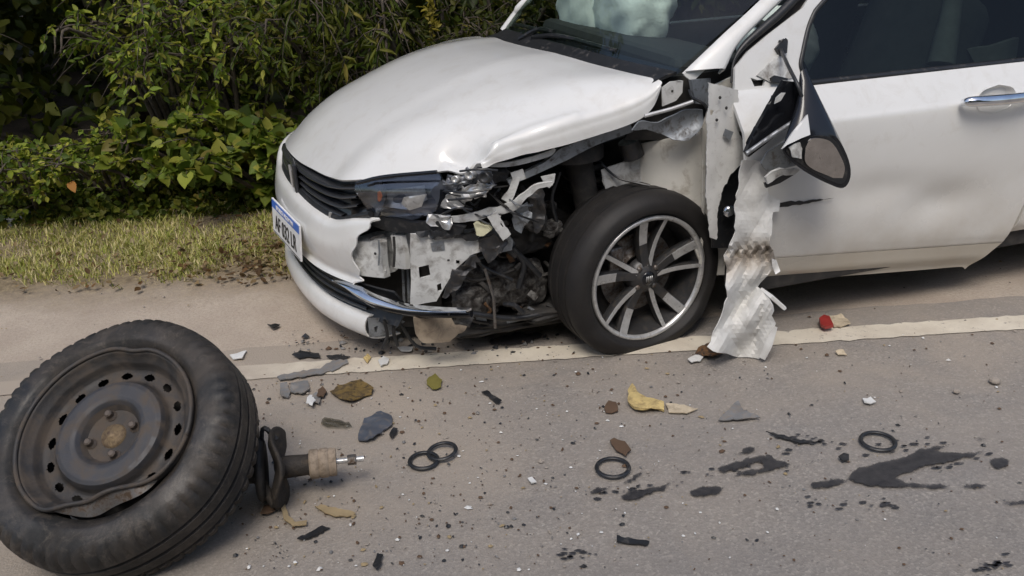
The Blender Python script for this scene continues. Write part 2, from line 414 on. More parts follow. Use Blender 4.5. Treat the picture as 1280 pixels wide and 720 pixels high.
# one big sheet of soil, denser near the car for its bumps
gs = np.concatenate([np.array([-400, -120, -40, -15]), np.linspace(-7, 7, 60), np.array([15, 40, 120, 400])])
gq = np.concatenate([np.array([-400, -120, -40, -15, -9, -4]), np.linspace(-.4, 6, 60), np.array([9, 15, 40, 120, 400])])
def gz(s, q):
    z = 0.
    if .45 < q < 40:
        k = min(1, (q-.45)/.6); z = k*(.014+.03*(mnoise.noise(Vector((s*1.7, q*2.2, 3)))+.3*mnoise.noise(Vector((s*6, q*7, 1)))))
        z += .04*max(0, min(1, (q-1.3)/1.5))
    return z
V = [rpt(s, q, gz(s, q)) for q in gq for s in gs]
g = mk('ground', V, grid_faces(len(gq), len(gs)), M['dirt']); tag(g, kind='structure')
# road sheet with a crumbling edge
ss = np.concatenate([[-300, -60, -20], np.linspace(-6, 6, 260), [20, 60, 300]])
V = []
for s in ss:
    e = .20+.03*mnoise.noise(Vector((s*2.2, 0, 0)))+.022*mnoise.noise(Vector((s*11, 4, 0)))+.012*mnoise.noise(Vector((s*37, 9, 0)))
    V += [rpt(s, -7.2, .004), rpt(s, e-.03, .005), rpt(s, e, .0012)]
r = mk('road', V, grid_faces(len(ss), 3), M['asphalt']); tag(r, kind='structure')
# painted edge line, worn
def mat_line():
    m, nt, b = mat_new('worn_road_paint'); p = pos(nt)
    c = mixc(nt, ramp(nt, noise(nt, 7, 7, .7, p), [(.35, (0,)*3), (.8, (1,)*3)]), (.64, .585, .48), (.45, .39, .31))
    c = mixc(nt, ramp(nt, noise(nt, 55, 5, .75, p), [(.60, (0,)*3), (.68, (1,)*3)]), c, (.26, .23, .20))
    sx = N(nt, 'ShaderNodeSeparateXYZ'); nt.links.new(p, sx.inputs[0])         # buried under sand past the bumper
    mr = N(nt, 'ShaderNodeMapRange'); mr.inputs[1].default_value = -.72; mr.inputs[2].default_value = -1.25; nt.links.new(mth(nt, 'ADD', sx.outputs[0], mth(nt, 'MULTIPLY', mth(nt, 'SUBTRACT', noise(nt, 8, 6, .7, p), .5), .8)), mr.inputs[0])
    c = mixc(nt, mr.outputs[0], c, (.37, .315, .255))
    nt.links.new(c, b.inputs['Base Color']); b.inputs['Roughness'].default_value = .8
    bump(nt, b, noise(nt, 180, 4, .7, p), .3, .003); return m
M['line'] = mat_line()
V = []
sl = np.concatenate([[-200, -40, -12], np.linspace(-6, 6, 420), [12, 40, 200]])
for s in sl:
    j = lambda k: .012*mnoise.noise(Vector((s*23, k, 0)))+.006*mnoise.noise(Vector((s*70, k, 2)))
    # the paint bends a touch: matches its two measured ends
    V += [rpt(s, -.048+j(1), .0085), rpt(s, .048+j(7), .0085)]
ln = mk('road_edge_line', V, grid_faces(len(sl), 2), M['line']); tag(ln, kind='structure')

# ================================================================== THE CAR
car = empty('crashed_car', 'white sedan with its front left corner torn open and a flat front tyre', 'car', (.6, 0, 0))

# ---- hood
HF = {-.6: (-.44, .645), -.45: (-.655, .609), -.3: (-.713, .587), -.15: (-.755, .581), 0: (-.789, .575), .15: (-.81, .574), .3: (-.815, .565), .45: (-.80, .555), .6: (-.73, .545), .7: (-.58, .56)}
def hood_back(y):
    k = min(1, abs(y+.0)/.69); base = np.interp(y, [-.69, .68], [.235, .068])
    return base-.115*(1-k**2), np.interp(y, [-.69, -.3, .3, .68], [.86, .888, .885, .845])
gx = [0, .11, .21, .33, .48, .63, .78, .9, 1]; gy = [0, .27, .46, .61, .77, .90, .975, 1.0, 1.0]
cols = []
low = [(603, 206, -.715), (640, 197, -.72), (689, 186, -.722), (744, 170, -.722), (790, 154, -.722), (814, 137, -.718), (826, 112, -.705)]
rid = [(597, 192, -.69), (618, 181, -.695), (661, 164, -.70), (717, 145, -.70), (772, 128, -.70), (808, 112, -.698), (824, 100, -.69)]
def respl(l): return crom(np.array([at(u, v, y=y) for u, v, y in l]), 9)
cols.append(respl(low)); mid = (respl(low)+respl(rid))*.5; mid[:, 1] -= .008; cols.append(mid); cols.append(respl(rid))
for y, (xf, zf) in HF.items():
    xr, zr = hood_back(y); c = []
    for s in gx[:1]+[.05]+gx[1:]:
        g_ = np.interp(s, gx, gy)
        c.append((xf+(xr-xf)*s, y, zf+(zr-zf)*g_))
    cols.append(crom(np.array(c), 9))
CR = [(Vector(at(562, 188, y=-.60)), Vector(at(608, 197, y=-.69)), -.016, .014), (Vector(at(608, 197, y=-.69)), Vector(at(590, 206, y=-.70)), -.014, .012), (Vector(at(558, 194, y=-.62)), Vector(at(600, 203, y=-.70)), .012, .014), (Vector(at(622, 183, y=-.695)), Vector(at(720, 146, y=-.70)), .006, .014)]
D1 = Vector(at(585, 197, y=-.66)); D2 = Vector(at(612, 190, y=-.69))
def hood_fn(G):
    for i in range(G.shape[0]):
        for j in range(G.shape[1]):
            p = Vector(G[i, j])
            d = (p-D1).length; k = math.exp(-(d/.075)**2)
            p.z -= .040*k; p.z += .020*math.exp(-((p-D2).length/.035)**2)
            if d < .35:
                q = mnoise.noise(p*17)*.016*math.exp(-(d/.14)**2); p.z += q; p.y += q
            for A_, B_, dp, wd_ in CR:               # sharp kinks in the buckled corner
                ab = B_-A_; t_ = max(0, min(1, (p-A_).dot(ab)/ab.length_squared)); dd = (p-A_-ab*t_); dd.z *= .3
                p.z += dp*math.exp(-(dd.length/wd_)**2)
            # centre feature crease
            yc = -.34+.10*(p.x+.7)/.9
            p.z += .005*max(0, min(1, (p.x+.7)*3))*(1/(1+math.exp(-(p.y-yc)/.022)))*max(0, 1-max(0, p.y)/.6)
            if p.y < -.66: p.y += .006*mnoise.noise(Vector((p.x*9, 3, 0)))
            G[i, j] = p
    return G
G = net(cols, 150, 110); G = hood_fn(G)
hood = mk('hood', G.reshape(-1, 3), grid_faces(150, 110), M['paint'], car, solid=.008)

# ---- cowl, windscreen, pillars, roof
WB = [(.165, .62, .862), (.105, .45, .892), (.085, .2, .908), (.095, -.05, .912), (.135, -.3, .906), (.20, -.52, .890), (.290, -.685, .870)]
wb = crom(np.array(WB), 30)
cowl = []
for p in wb:
    xr, zr = hood_back(p[1]); cowl.append([(xr-.015, p[1], zr-.022), (xr+(p[0]-xr)*.45, p[1], zr-.004), (p[0]+.01, p[1], p[2]-.004)])
patch('cowl_panel', np.array(cowl), 40, 8, M['black_plastic'], car, solid=.01)
# windscreen: base curve to roof curve
WT = [(.70, .50, 1.30), (.66, .3, 1.325), (.66, 0, 1.335), (.72, -.25, 1.33), (.86, -.42, 1.315), (.95, -.545, 1.29)]
wt = crom(np.array(WT), 30)
farp = crom(np.array([(.165, .62, .862), (.285, .575, .985), (.46, .54, 1.13), (.70, .50, 1.30)]), 12)
nearp = crom(np.array([(.290, -.685, .870), (.45, -.655, .965), (.60, -.63, 1.058), (.95, -.545, 1.29)]), 12)
ws = np.zeros((12, 30, 3))
for i in range(12):
    s = i/11
    for j in range(30):
        t = j/29; p = wb[j]*(1-s)+wt[j]*s; p = p+np.array([-.05, 0, .035])*math.sin(math.pi*s)*math.sin(math.pi*t)
        l = wb[0]*(1-s)+wt[0]*s; r_ = wb[-1]*(1-s)+wt[-1]*s
        ws[i, j] = p+(farp[i]-l)*(1-t)+(nearp[i]-r_)*t
mk('windscreen', ws.reshape(-1, 3), grid_faces(12, 30), M['windscreen'], car, solid=0)
# black ceramic band along the glass edge, just inside it
fr = []
for j in range(30):
    a = ws[0, j]; b_ = ws[1, j]; fr.append([a+np.array([.006, 0, -.006]), a+(b_-a)*.55+np.array([.006, 0, -.006])])
patch('windscreen_band', np.array(fr), 40, 3, M['gloss_black'], car, solid=0)
def pillar(name, L, Rr, depth, mat):
    L = crom(np.array(L), 14); Rr = crom(np.array(Rr), 14); C = []
    for a, b_ in zip(L, Rr):
        m_ = (a+b_)/2; n = np.array([-.35, -.75*np.sign(m_[1]) * -1 if m_[1] > 0 else -.75, .45]); n = n/np.linalg.norm(n)
        C.append([a+np.array([.03, .0, -.03]), a+n*.002, m_+n*.012, b_+n*.002, b_+np.array([.0, -.03*np.sign(m_[1]) , -.02])*1])
    return patch(name, np.array(C), 28, 14, mat, car, solid=.006)
aL = [at(853, 91, y=-.70), at(900, 46, y=-.672), at(950, 0, y=-.64), (.98, -.55, 1.305)]
aR = [at(906, 86, y=-.725), at(925, 52, y=-.70), at(973, 4, y=-.665), (1.02, -.58, 1.285)]
pillar('front_pillar', aL, aR, .03, M['paint'])
bL = [at(640, 41, y=.62), at(656, 21, y=.60), at(672, 1, y=.575), (.70, .505, 1.305)]
bR = [at(633, 43, y=.64), at(650, 19, y=.625), at(667, 0, y=.60), (.74, .54, 1.285)]
tube('front_pillar', [(np.array(a)+np.array(b_))/2+np.array([-.022, .008, .012]) for a, b_ in zip(bL, bR)], .017, M['paint'], car, smooth=16)
# roof and rear body (outside the frame, seen from a step aside)
roof = []
for x, z, hw in ((.70, 1.30, .53), (1.0, 1.345, .54), (1.6, 1.36, .55), (2.2, 1.33, .545), (2.65, 1.26, .52)):
    roof.append([(x+(.13 if y < 0 else 0)*(1 if x < .9 else 0)*abs(y)/.5, y, z-.03*(abs(y)/hw)**3) for y in (-hw, -hw*.7, -hw*.35, 0, hw*.35, hw*.7, hw)])
patch('roof', roof, 30, 30, M['paint'], car, solid=.01)
rear_glass = [[(2.65, y, 1.25), (3.0, y*1.08, 1.03), (3.15, y*1.12, .93)] for y in (-.52, -.3, 0, .3, .52)]
patch('rear_window', rear_glass, 14, 10, M['tint_glass'], car, solid=.004)
for sg in (-1, 1):
    patch('rear_pillar', [[(2.28, sg*.60, 1.275), (2.50, sg*.70, 1.02), (2.62, sg*.765, .855)], [(2.45, sg*.572, 1.285), (2.72, sg*.68, 1.04), (2.90, sg*.755, .87)], [(2.66, sg*.525, 1.262), (2.96, sg*.61, 1.07), (3.17, sg*.73, .905)]], 16, 14, M['paint'], car, solid=.012)
trunk = [[(3.1, y*1.1, .93), (3.45, y*1.05, .95), (3.6, y*1.03, .90), (3.64, y, .60), (3.60, y, .28)] for y in (-.68, -.4, 0, .4, .68)]
patch('boot_lid', trunk, 16, 24, M['paint'], car, solid=.008)

# ---- near side: door skins (rows over z, columns over x)
def side(name, xs, zb, sgn=-1, mat=None, belt=.815, fn=None, dx=0., n=(40, 60), edge=None):
    C = []
    for x in xs:
        b = zb(x); rows = [(-.765, belt), (-.785, belt-.02), (-.835, belt-.085), (-.852, belt-.125), (-.853, .55), (-.848, .42), (-.838, b+.06), (-.828, b+.012), (-.823, b)]
        C.append([(x+dx+(edge(z) if edge else 0), sgn*-y if sgn > 0 else y, z) for y, z in rows])
    return patch(name, C, n[0], n[1], mat or M['paint_door'], car, solid=.012, fn=fn)
def zbot(x): return np.interp(x, [.45, .587, 1.486, 1.6, 2.6], [.295, .288, .202, .20, .20])
def redge(z): return .10*max(0, (z-.30))-.0
DT = Vector((1.17, -.85, .40))
def door_fn(G):
    for i in range(G.shape[0]):
        for j in range(G.shape[1]):
            p = Vector(G[i, j]); d = p-DT
            p.y += .022*math.exp(-(d.x/.13)**2-(d.z/.06)**2)+.010*math.exp(-((p.x-.95)/.18)**2-((p.z-.47)/.05)**2)
            p.y += .006*mnoise.noise(Vector((p.x*3, p.z*4, 5)))*max(0, min(1, (.7-p.z)*4))
            G[i, j] = p
    return G
def dedge(x0, x1):
    return None
xs = [.47, .6, .8, 1.0, 1.2, 1.35, 1.482]
C = []
for x in xs:
    b = zbot(x); k = max(0, (x-1.2)/.282)
    rows = [(-.765, .815), (-.785, .795), (-.835, .73), (-.852, .69), (-.853, .55), (-.848, .42), (-.838, b+.06), (-.828, b+.012), (-.823, b)]
    C.append([(x+k*.085*max(0, min(1, (z-b)/.28))-.04*max(0, 1-(x-.47)/.2)*((z-.29)/.5), y, z) for y, z in rows])
door = patch('front_door', C, 60, 60, M['paint_door'], car, solid=.012, fn=door_fn)
# lower door flange below the crease
C = [[(x-(.03*k0 if x > 1.4 else 0), -.8235+.006*k0+.012*(1 if k0 > 2 else 0), zbot(x)-.002-.026*k0) for k0 in (0, 1, 2, 3, 3.6)] for x in xs]
patch('door_lower_edge', C, 50, 10, M['paint_sill'], car, solid=.01)
# rear door, quarter, far side
C = []
for x in (1.496, 1.7, 1.95, 2.2, 2.38):
    b = .235; k = max(0, 1-(x-1.496)/.2)
    rows = [(-.765, .815), (-.785, .795), (-.835, .73), (-.852, .69), (-.853, .55), (-.850, .47), (-.848, .44), (-.83, .425), (-.828, .375), (-.842, .36), (-.838, b+.04), (-.82, b)]
    C.append([(x+k*.085*max(0, min(1, (z-.2)/.28)), y, z) for y, z in rows])
patch('rear_door', C, 30, 70, M['paint_door'], car, solid=.012)
def quarter(sgn):
    C = []
    for x in (2.39, 2.6, 2.8, 3.0, 3.2, 3.45, 3.6):
        lo = .235 if x < 2.45 or x > 3.25 else .235+.34*math.sin(math.pi*(x-2.42)/.86)
        C.append([(x, sgn*y*(1-.12*max(0, (x-3.1)/.5)), z) for y, z in ((.765, .86), (.81, .82), (.85, .73), (.853, max(lo+.06, .62)), (.848, lo))])
    return patch('rear_quarter', C, 40, 20, M['paint'], car, solid=.012)
quarter(-1); quarter(1)
for nm, x0, x1 in (('far_front_door', .40, 1.42), ('far_rear_door', 1.43, 2.38)):
    C = [[(x, y, z) for y, z in ((.765, .815), (.785, .795), (.835, .73), (.852, .69), (.853, .55), (.848, .42), (.838, .29), (.82, .225))] for x in np.linspace(x0, x1, 5)]
    patch('front_door' if 'front' in nm else 'rear_door', C, 16, 30, M['paint_door'], car, solid=.012)
C = []
for x in (-.56, -.4, -.2, .0, .2, .39):
    lo = .26+.30*math.sin(math.pi*min(1, max(0, (x+.36)/.72))) if -.36 < x < .36 else .24
    top = np.interp(x, [-.56, -.2, .39], [.555, .70, .80])
    C.append([(x, y, z) for y, z in ((.70, top), (.755, top-.012), (.81, top-.07), (.845, max(lo+.04, top-.18)), (.84, lo))])
patch('far_fender', C, 40, 20, M['paint'], car, solid=.01)
# floor pan, sill, bulkheads: what keeps the car from being see-through
box('floor_pan', (1.75, 0, .20), (2.5, 1.42, .07), M['cavity'], car)
box('sill', (1.35, -.755, .215), (1.75, .09, .09), M['cavity'], car)
box('bulkhead', (.36, .05, .50), (.05, 1.25, .62), M['cavity'], car)
box('boot_floor', (3.1, 0, .35), (.9, 1.3, .25), M['cavity'], car)
box('engine_bay_wall', (-.13, .42, .42), (.80, .06, .40), M['cavity'], car)
box('engine_bay_floor', (-.15, .05, .13), (.85, .95, .03), M['cavity'], car)

# ---- side glass and frames
def y_glass(z): return np.interp(z, [.80, 1.04, 1.30], [-.755, -.672, -.57])
def gp(u, v, off=0.):
    lo = at(u, v, y=-.70)
    for _ in range(12): lo = at(u, v, y=y_glass(lo[2])+off)
    return lo
g1 = [gp(1018, 105), gp(1008, 90), gp(1003, 72), gp(1014, 25), gp(1030, 0)]
gl_t = [(1.14, y_glass(1.27), 1.27), (1.7, y_glass(1.29), 1.29)]
Vg = [tuple(gp(1011, 106, .004)), tuple(gp(1002, 75, .004)), tuple(gp(1014, 25, .004)), tuple(gp(1036, -8, .004)), (1.14, y_glass(1.27)+.004, 1.27), (1.62, y_glass(1.29)+.004, 1.29), (1.60, y_glass(.815)+.004, .815)]
mk('door_window', Vg, [tuple(range(7))], M['tint_glass'], car, smooth=False)
mk('rear_door_window', [(1.66, y_glass(.815)+.004, .815), (1.68, y_glass(1.28)+.004, 1.28), (2.3, y_glass(1.26)+.004, 1.26), (2.45, y_glass(.85)+.004, .85)], [(0, 1, 2, 3)], M['tint_glass'], car, smooth=False)
mk('door_window', [(.55, .755, .815), (1.40, .755, .815), (1.40, .57, 1.29), (.95, .58, 1.27)], [(0, 1, 2, 3)], M['tint_glass'], car, smooth=False)
mk('rear_door_window', [(1.47, .755, .815), (2.40, .755, .84), (2.3, .585, 1.26), (1.47, .57, 1.29)], [(0, 1, 2, 3)], M['tint_glass'], car, smooth=False)
box('centre_pillar', (1.64, -.665, 1.05), (.07, .03, .52), M['gloss_black'], car, rot=Matrix.Rotation(rad(-22), 3, 'X'))
box('centre_pillar', (1.44, .665, 1.05), (.06, .03, .52), M['gloss_black'], car, rot=Matrix.Rotation(rad(22), 3, 'X'))
# black seal along the window bottom and front
tube('window_seal', [gp(1008, 106, -.012), gp(1018, 104, -.012), gp(1100, 95, -.012), gp(1280, 76, -.012), (1.66, -.772, .815), (2.4, -.772, .83)], .0115, M['black_plastic'], car, smooth=40)
tube('window_seal', [gp(1011, 105, -.006), gp(1001, 85, -.006), gp(1003, 66, -.006), gp(1014, 24, -.006), gp(1036, -6, -.006), (1.13, y_glass(1.285)-.004, 1.285), (1.7, y_glass(1.305)-.004, 1.305), (2.3, y_glass(1.27)-.004, 1.27)], .008, M['black_plastic'], car, smooth=50)
# white door frame + mirror sail
fo = lambda off: (lambda u, v: gp(u, v, off))
sheet('window_frame', [(919, 84), (935, 64), (960, 43), (1003, 10), (1012, -4), (1036, -6), (1018, 20), (1009, 40), (1003, 70), (1000, 86), (1004, 101), (1002, 112), (918, 121)], fo(-.008), M['paint'], car, step=6, solid=.012,
      holes=[[(938, 97), (947, 100), (957, 99), (955, 107), (943, 108)], [(968, 62), (976, 58), (982, 47), (985, 50), (983, 66), (975, 70)]])
tube('window_frame', [(.85, -.665, 1.09), (1.11, y_glass(1.295)-.012, 1.298), (1.7, y_glass(1.31)-.012, 1.318), (2.3, y_glass(1.28)-.012, 1.285), (2.62, -.60, 1.10), (2.75, -.74, .86)], .02, M['paint'], car, smooth=40)
sheet('sail_recess', [(930, 90), (990, 40), (1004, 60), (1000, 108), (930, 116)], fo(.012), M['cavity'], car, step=12, solid=.006)
sheet('sail_step', [(946, 94), (975, 66), (984, 72), (992, 97), (964, 103)], fo(-.013), M['inner_white'], car, step=8, solid=.003)
tube('door_gap', [gp(914, 104, .006), gp(917, 78, .006), gp(930, 57, .004), gp(960, 30, .002), gp(990, 2, .002), (1.06, -.575, 1.295)], [.003, .004, .010, .014, .014, .012], M['black_plastic'], car, smooth=30)
sheet('door_gap_dark_sheet', [(914, 104), (919, 72), (932, 54), (962, 26), (1000, -6), (1040, -12), (1004, 16), (950, 60), (925, 96)], fo(.022), M['cavity'], car, step=9, solid=.004)  # dark sheet added behind the gap, standing in for its shade
# chrome door handle with its cup
hc = at(1246, 124, y=-.856)
patch('handle_cup', [[tuple(Vector(hc)+Vector((.075*a*math.sqrt(max(0, 1-b*b)) , .004+(.012 if abs(a) < .9 and abs(b) < .9 else -.002), .045*b))) for b in np.linspace(-1, 1, 9)] for a in np.linspace(-1, 1, 9)], 18, 18, M['paint'], car, solid=0)
hb = [at(1203, 128, y=-.862), at(1215, 127, y=-.885), at(1250, 125, y=-.892), at(1285, 121, y=-.888), at(1297, 119, y=-.862)]
tube('door_handle', hb, [.010, .016, .017, .016, .010], M['chrome'], car, n=14, smooth=22)
# scrape on the door
sheet('door_scrape', [(962, 256), (985, 252), (1010, 251), (1042, 248), (1010, 254), (985, 258), (966, 260)], lambda u, v: at(u, v, y=-.8535), M['cavity'], car, step=5, jag=1, solid=.002)

# ---- cabin
box('dashboard', (.47, -.02, .80), (.34, 1.24, .18), M['interior'], car, rot=Matrix.Rotation(rad(8), 3, 'Y'), bevel=.03)
for y in (-.36, .36):
    st = tube('seat', [(1.25, y, .42), (1.35, y, .62), (1.46, y, .95), (1.50, y, 1.02)], [.20, .22, .20, .12], M['seat'], car, n=14, smooth=16)
    tube('headrest', [(1.50, y, 1.06), (1.53, y, 1.18)], [.10, .09], M['seat'], car, n=12)
    box('seat_cushion', (1.08, y, .40), (.5, .46, .16), M['seat'], car, bevel=.05)
box('rear_seat', (2.35, 0, .62), (.22, 1.2, .68), M['seat'], car, rot=Matrix.Rotation(rad(14), 3, 'Y'), bevel=.06)
tube('pillar_trim', [at(1176, 80, y=-.60), at(1186, 30, y=-.57), at(1192, -5, y=-.55), (1.42, -.52, 1.28)], [.045, .035, .03, .03], M['trim_grey'], car, smooth=14)
sheet('seat_side_airbag', [(1208, 62), (1222, 84), (1270, 78), (1273, 48), (1240, 56)], Y(-.56), M['trim_grey'], car, step=10, relief=.006, solid=.02)
V, Fc = lathe_mesh([(.17+.015*math.cos(a), .015*math.sin(a)) for a in np.linspace(0, 2*math.pi, 10)], 40)
mk('steering_wheel', xform(V, axis_mat((.84, -.36, .80), (.85, 0, .5))), Fc, M['interior'], car)
def airbag(c, s, seed, sq=2.6):
    V = []; n, m = 40, 56
    for i in range(n+1):
        th = math.pi*i/n
        for j in range(m):
            ph = 2*math.pi*j/m
            d = Vector((math.sin(th)*math.cos(ph), math.sin(th)*math.sin(ph), math.cos(th)))
            r = (abs(d.x)**sq+abs(d.y)**sq+abs(d.z)**sq)**(-1/sq)
            p = d*r; k = mnoise.noise(d*2+Vector((seed, 0, 0)))*.07+abs(mnoise.noise(Vector((d.x*1.5+seed, d.y*4+d.z*3, d.z*1.2))))*.14
            p *= 1-k
            V.append(Vector(c)+Vector((p.x*s[0], p.y*s[1], p.z*s[2])))
    return mk('airbag', V, grid_faces(n+1, m, True), M['airbag'], car)
airbag((.49, .44, .975), (.13, .22, .17), 3.1)
airbag((.53, .15, .985), (.13, .22, .18), 5.7)
airbag((.84, -.36, .86), (.11, .17, .14), 8.4, 2.2)
b1 = at(778, 12, x=.50)
V, Fc = lathe_mesh([(.0, .004), (.012, .004), (.016, 0)], 16); mk('airbag_vent', xform(V, axis_mat(at(778, 12, x=.49), (-.9, -.3, .3))), Fc, M['interior'], car)
# wipers
tube('wiper', [(.165, .52, .900), (.115, .25, .930), (.12, -.02, .934)], .007, M['black_plastic'], car, n=6, smooth=10)
tube('wiper', [(.085, .02, .915), (.125, -.16, .934), (.205, -.46, .914)], .008, M['black_plastic'], car, n=6, smooth=10)
tube('wiper_arm', [(.06, .10, .900), (.11, .03, .938), (.125, -.10, .941)], .009, M['black_plastic'], car, n=6, smooth=8)

# ================================================================== FRONT END
# bumper skin (upper white part), torn off at the near corner
def pz(y, tab): return np.interp(y, [t[0] for t in tab], [t[1] for t in tab])
TOP = [(-.52, .515), (-.44, .485), (-.365, .455), (-.22, .462), (0, .475), (.25, .475), (.40, .47), (.52, .515), (.8, .56)]
bc = []
ys = [-.47, -.42, -.34, -.24, -.12, 0, .14, .28, .42, .56, .68, .78, .84]
for y in ys:
    zt = pz(y, TOP); zl = .268 if y < .1 else .262
    bc.append([(xb(y, .035), y, zt), (xb(y, .012), y, zt-.012), (xb(y, 0), y, zt-.05), (xb(y, -.006), y, zt*.5+zl*.5+.01), (xb(y, .004), y, zl+.05), (xb(y, .012), y, zl+.02), (xb(y, .0), y, zl)])
def bump_fn(G):
    for j in range(G.shape[1]):
        k = j/(G.shape[1]-1)
        e = .045*(1-k)*1.0-.030*k+.012*math.sin(k*9)+.006*math.sin(k*31)   # ragged tear
        for i in range(6):
            f = (1-i/6)**1.5; G[i, j, 1] -= e*f; G[i, j, 0] += .9*e*f
    return G
bumper = patch('bumper', bc, 90, 30, M['paint'], car, solid=.005, fn=bump_fn)
# lower white lip
lc = []
for y in [-.475, -.43, -.36, -.24, -.12, 0, .14, .28, .42, .56, .68, .78]:
    zt = .158 if y < 0 else .158+.05*min(1, y/.2)*0
    lc.append([(xb(y, .03), y, zt+.004), (xb(y, .004), y, zt), (xb(y, -.008), y, zt-.03), (xb(y, -.002), y, zt-.06), (xb(y, .03), y, zt-.074), (xb(y, .10), y, zt-.07)])
patch('bumper_lip', lc, 60, 18, M['paint'], car, solid=.005)
# dark intake between
ic = [[(xb(y, .02), y, .272), (xb(y, .05), y, .21), (xb(y, .02), y, .15)] for y in [-.56, -.5, -.4, -.25, 0, .25, .5, .75]]
patch('lower_intake', ic, 40, 8, M['black_plastic'], car, solid=.006)
for zz in (.235, .21, .185):
    tube('intake_slat', [(xb(y, .016), y, zz) for y in np.linspace(-.46, .6, 20)], .006, M['black_plastic'], car, n=6)
# chrome blade, bent and sticking out past the torn corner
ch = [atc(418, 349, -.002), atc(432, 356, -.010), atc(449, 367, -.016), atc(470, 377, -.018), atc(505, 385, -.016), at(545, 388, y=-.70), at(585, 388, y=-.765)]
wd = [.003, .010, .019, .017, .011, .007, .004]
Cc = crom(np.array(ch), 40); Wc = np.interp(np.linspace(0, 6, 40), range(7), wd)
rows = []
for p, wv in zip(Cc, Wc): rows.append([p+np.array([.012, .006, wv]), p+np.array([-.004, -.004, wv*.6]), p+np.array([-.010, -.010, 0]), p+np.array([-.004, -.004, -wv*.6]), p+np.array([.012, .006, -wv])])
patch('chrome_blade', rows, 60, 16, M['chrome'], car, solid=.004)
tube('blade_backing', [p+np.array([.012, .008, -.016]) for p in Cc[8:]], [.012, .016, .016, .012], M['gloss_black'], car, n=8)
# grille
gt = [(-.50, .605), (-.44, .600), (-.3, .58), (0, .57), (.3, .565), (.45, .55), (.52, .54)]
gc = [[(xb(y, .075), y, pz(y, gt)+.004), (xb(y, .085), y, (pz(y, gt)+pz(y, TOP))/2), (xb(y, .055), y, pz(y, TOP)-.01)] for y in [-.50, -.42, -.3, -.15, 0, .15, .3, .42, .5]]
grille = patch('grille', gc, 50, 10, M['grille_black'], car, solid=.006)
for k, f in enumerate((.18, .42, .66, .88)):
    P = []
    for y in np.linspace(-.44 if k < 3 else -.36, .44 if k < 3 else .36, 26):
        z = pz(y, gt)*(1-f)+pz(y, TOP)*f; P.append([(xb(y, .070), y, z+.008), (xb(y, .042), y, z+.003), (xb(y, .040), y, z-.004), (xb(y, .070), y, z-.010)])
    patch('grille_slat', P, 40, 8, M['grille_black'], grille, solid=0)
tube('grille_rim', [(xb(y, .038), y, pz(y, TOP)+.004) for y in np.linspace(-.49, .5, 30)], .010, M['black_plastic'], grille, n=8)
V, Fc = box_mesh((0, 0, 0), (.02, .11, .105))
em = mk('badge_panel', [Vector((v.x*.8, v.y*(.8 if v.z < 0 else 1), v.z))+Vector((xb(0, .034), .0, .525)) for v in V], Fc, M['grille_black'], grille, smooth=False, bevel=.006)
for i in range(4):                                   # four slanted bars of the badge
    y = .033-.022*i
    tube('badge_bar', [(xb(0, .022), y+.004, .493), (xb(0, .022), y-.006, .558)], .0042, M['silver'], grille, n=6)
tube('grille_clip', [atc(413, 266, .03), atc(413, 272, .03)], .006, M['silver'], grille, n=6)
# number plate
pc = Vector((-.868, .0, .340)); pw, ph = .385, .128
px_ = Vector((.19, -1, .0)).normalized(); pzv = Vector((.10, .0, 1)).normalized(); pn = px_.cross(pzv).normalized()
if pn.x > 0: pn = -pn
def pp(a, b, o=0.): return pc+px_*a+pzv*b+pn*o
def pquad(name, a0, a1, b0, b1, o, t, mat, parent):
    V = [pp(a, b, oo) for oo in (o-t, o) for a, b in ((a0, b0), (a1, b0), (a1, b1), (a0, b1))]
    return mk(name, V, [(3, 2, 1, 0), (4, 5, 6, 7), (0, 1, 5, 4), (1, 2, 6, 5), (2, 3, 7, 6), (3, 0, 4, 7)], mat, parent, smooth=False)
plate = pquad('number_plate', -pw/2, pw/2, -ph/2, ph/2, 0, .006, M['label'], car)
pquad('plate_band', -pw/2+.004, pw/2-.004, ph/2-.032, ph/2-.003, .0012, .001, M['plate_blue'], plate)
pquad('plate_border', -pw/2+.006, pw/2-.006, -ph/2+.004, -ph/2+.006, .0012, .001, M['plate_ink'], plate)
def text_mesh(name, s, size, place, mat, parent, bold=.0):
    cu = bpy.data.curves.new(name, 'FONT'); cu.body = s; cu.size = size; cu.align_x = 'CENTER'; cu.align_y = 'CENTER'; cu.offset = bold; cu.extrude = .0006
    t = bpy.data.objects.new(name, cu); COL.objects.link(t); bpy.context.view_layer.update()
    me = bpy.data.meshes.new_from_object(t.evaluated_get(bpy.context.evaluated_depsgraph_get())); bpy.data.objects.remove(t)
    for v in me.vertices: v.co = place(v.co.x, v.co.y, v.co.z)
    me.materials.clear(); me.materials.append(mat); me.name = name
    return link(bpy.data.objects.new(name, me), parent)
text_mesh('plate_letters', 'AF 032 LR', .080, lambda x, y, z: pp(x*.86, y-.019, .002+z), M['plate_ink'], plate, .0)
text_mesh('plate_band_letters', 'REPUBLICA ARGENTINA', .022, lambda x, y, z: pp(x, y+ph/2-.018, .003+z), M['label'], plate)

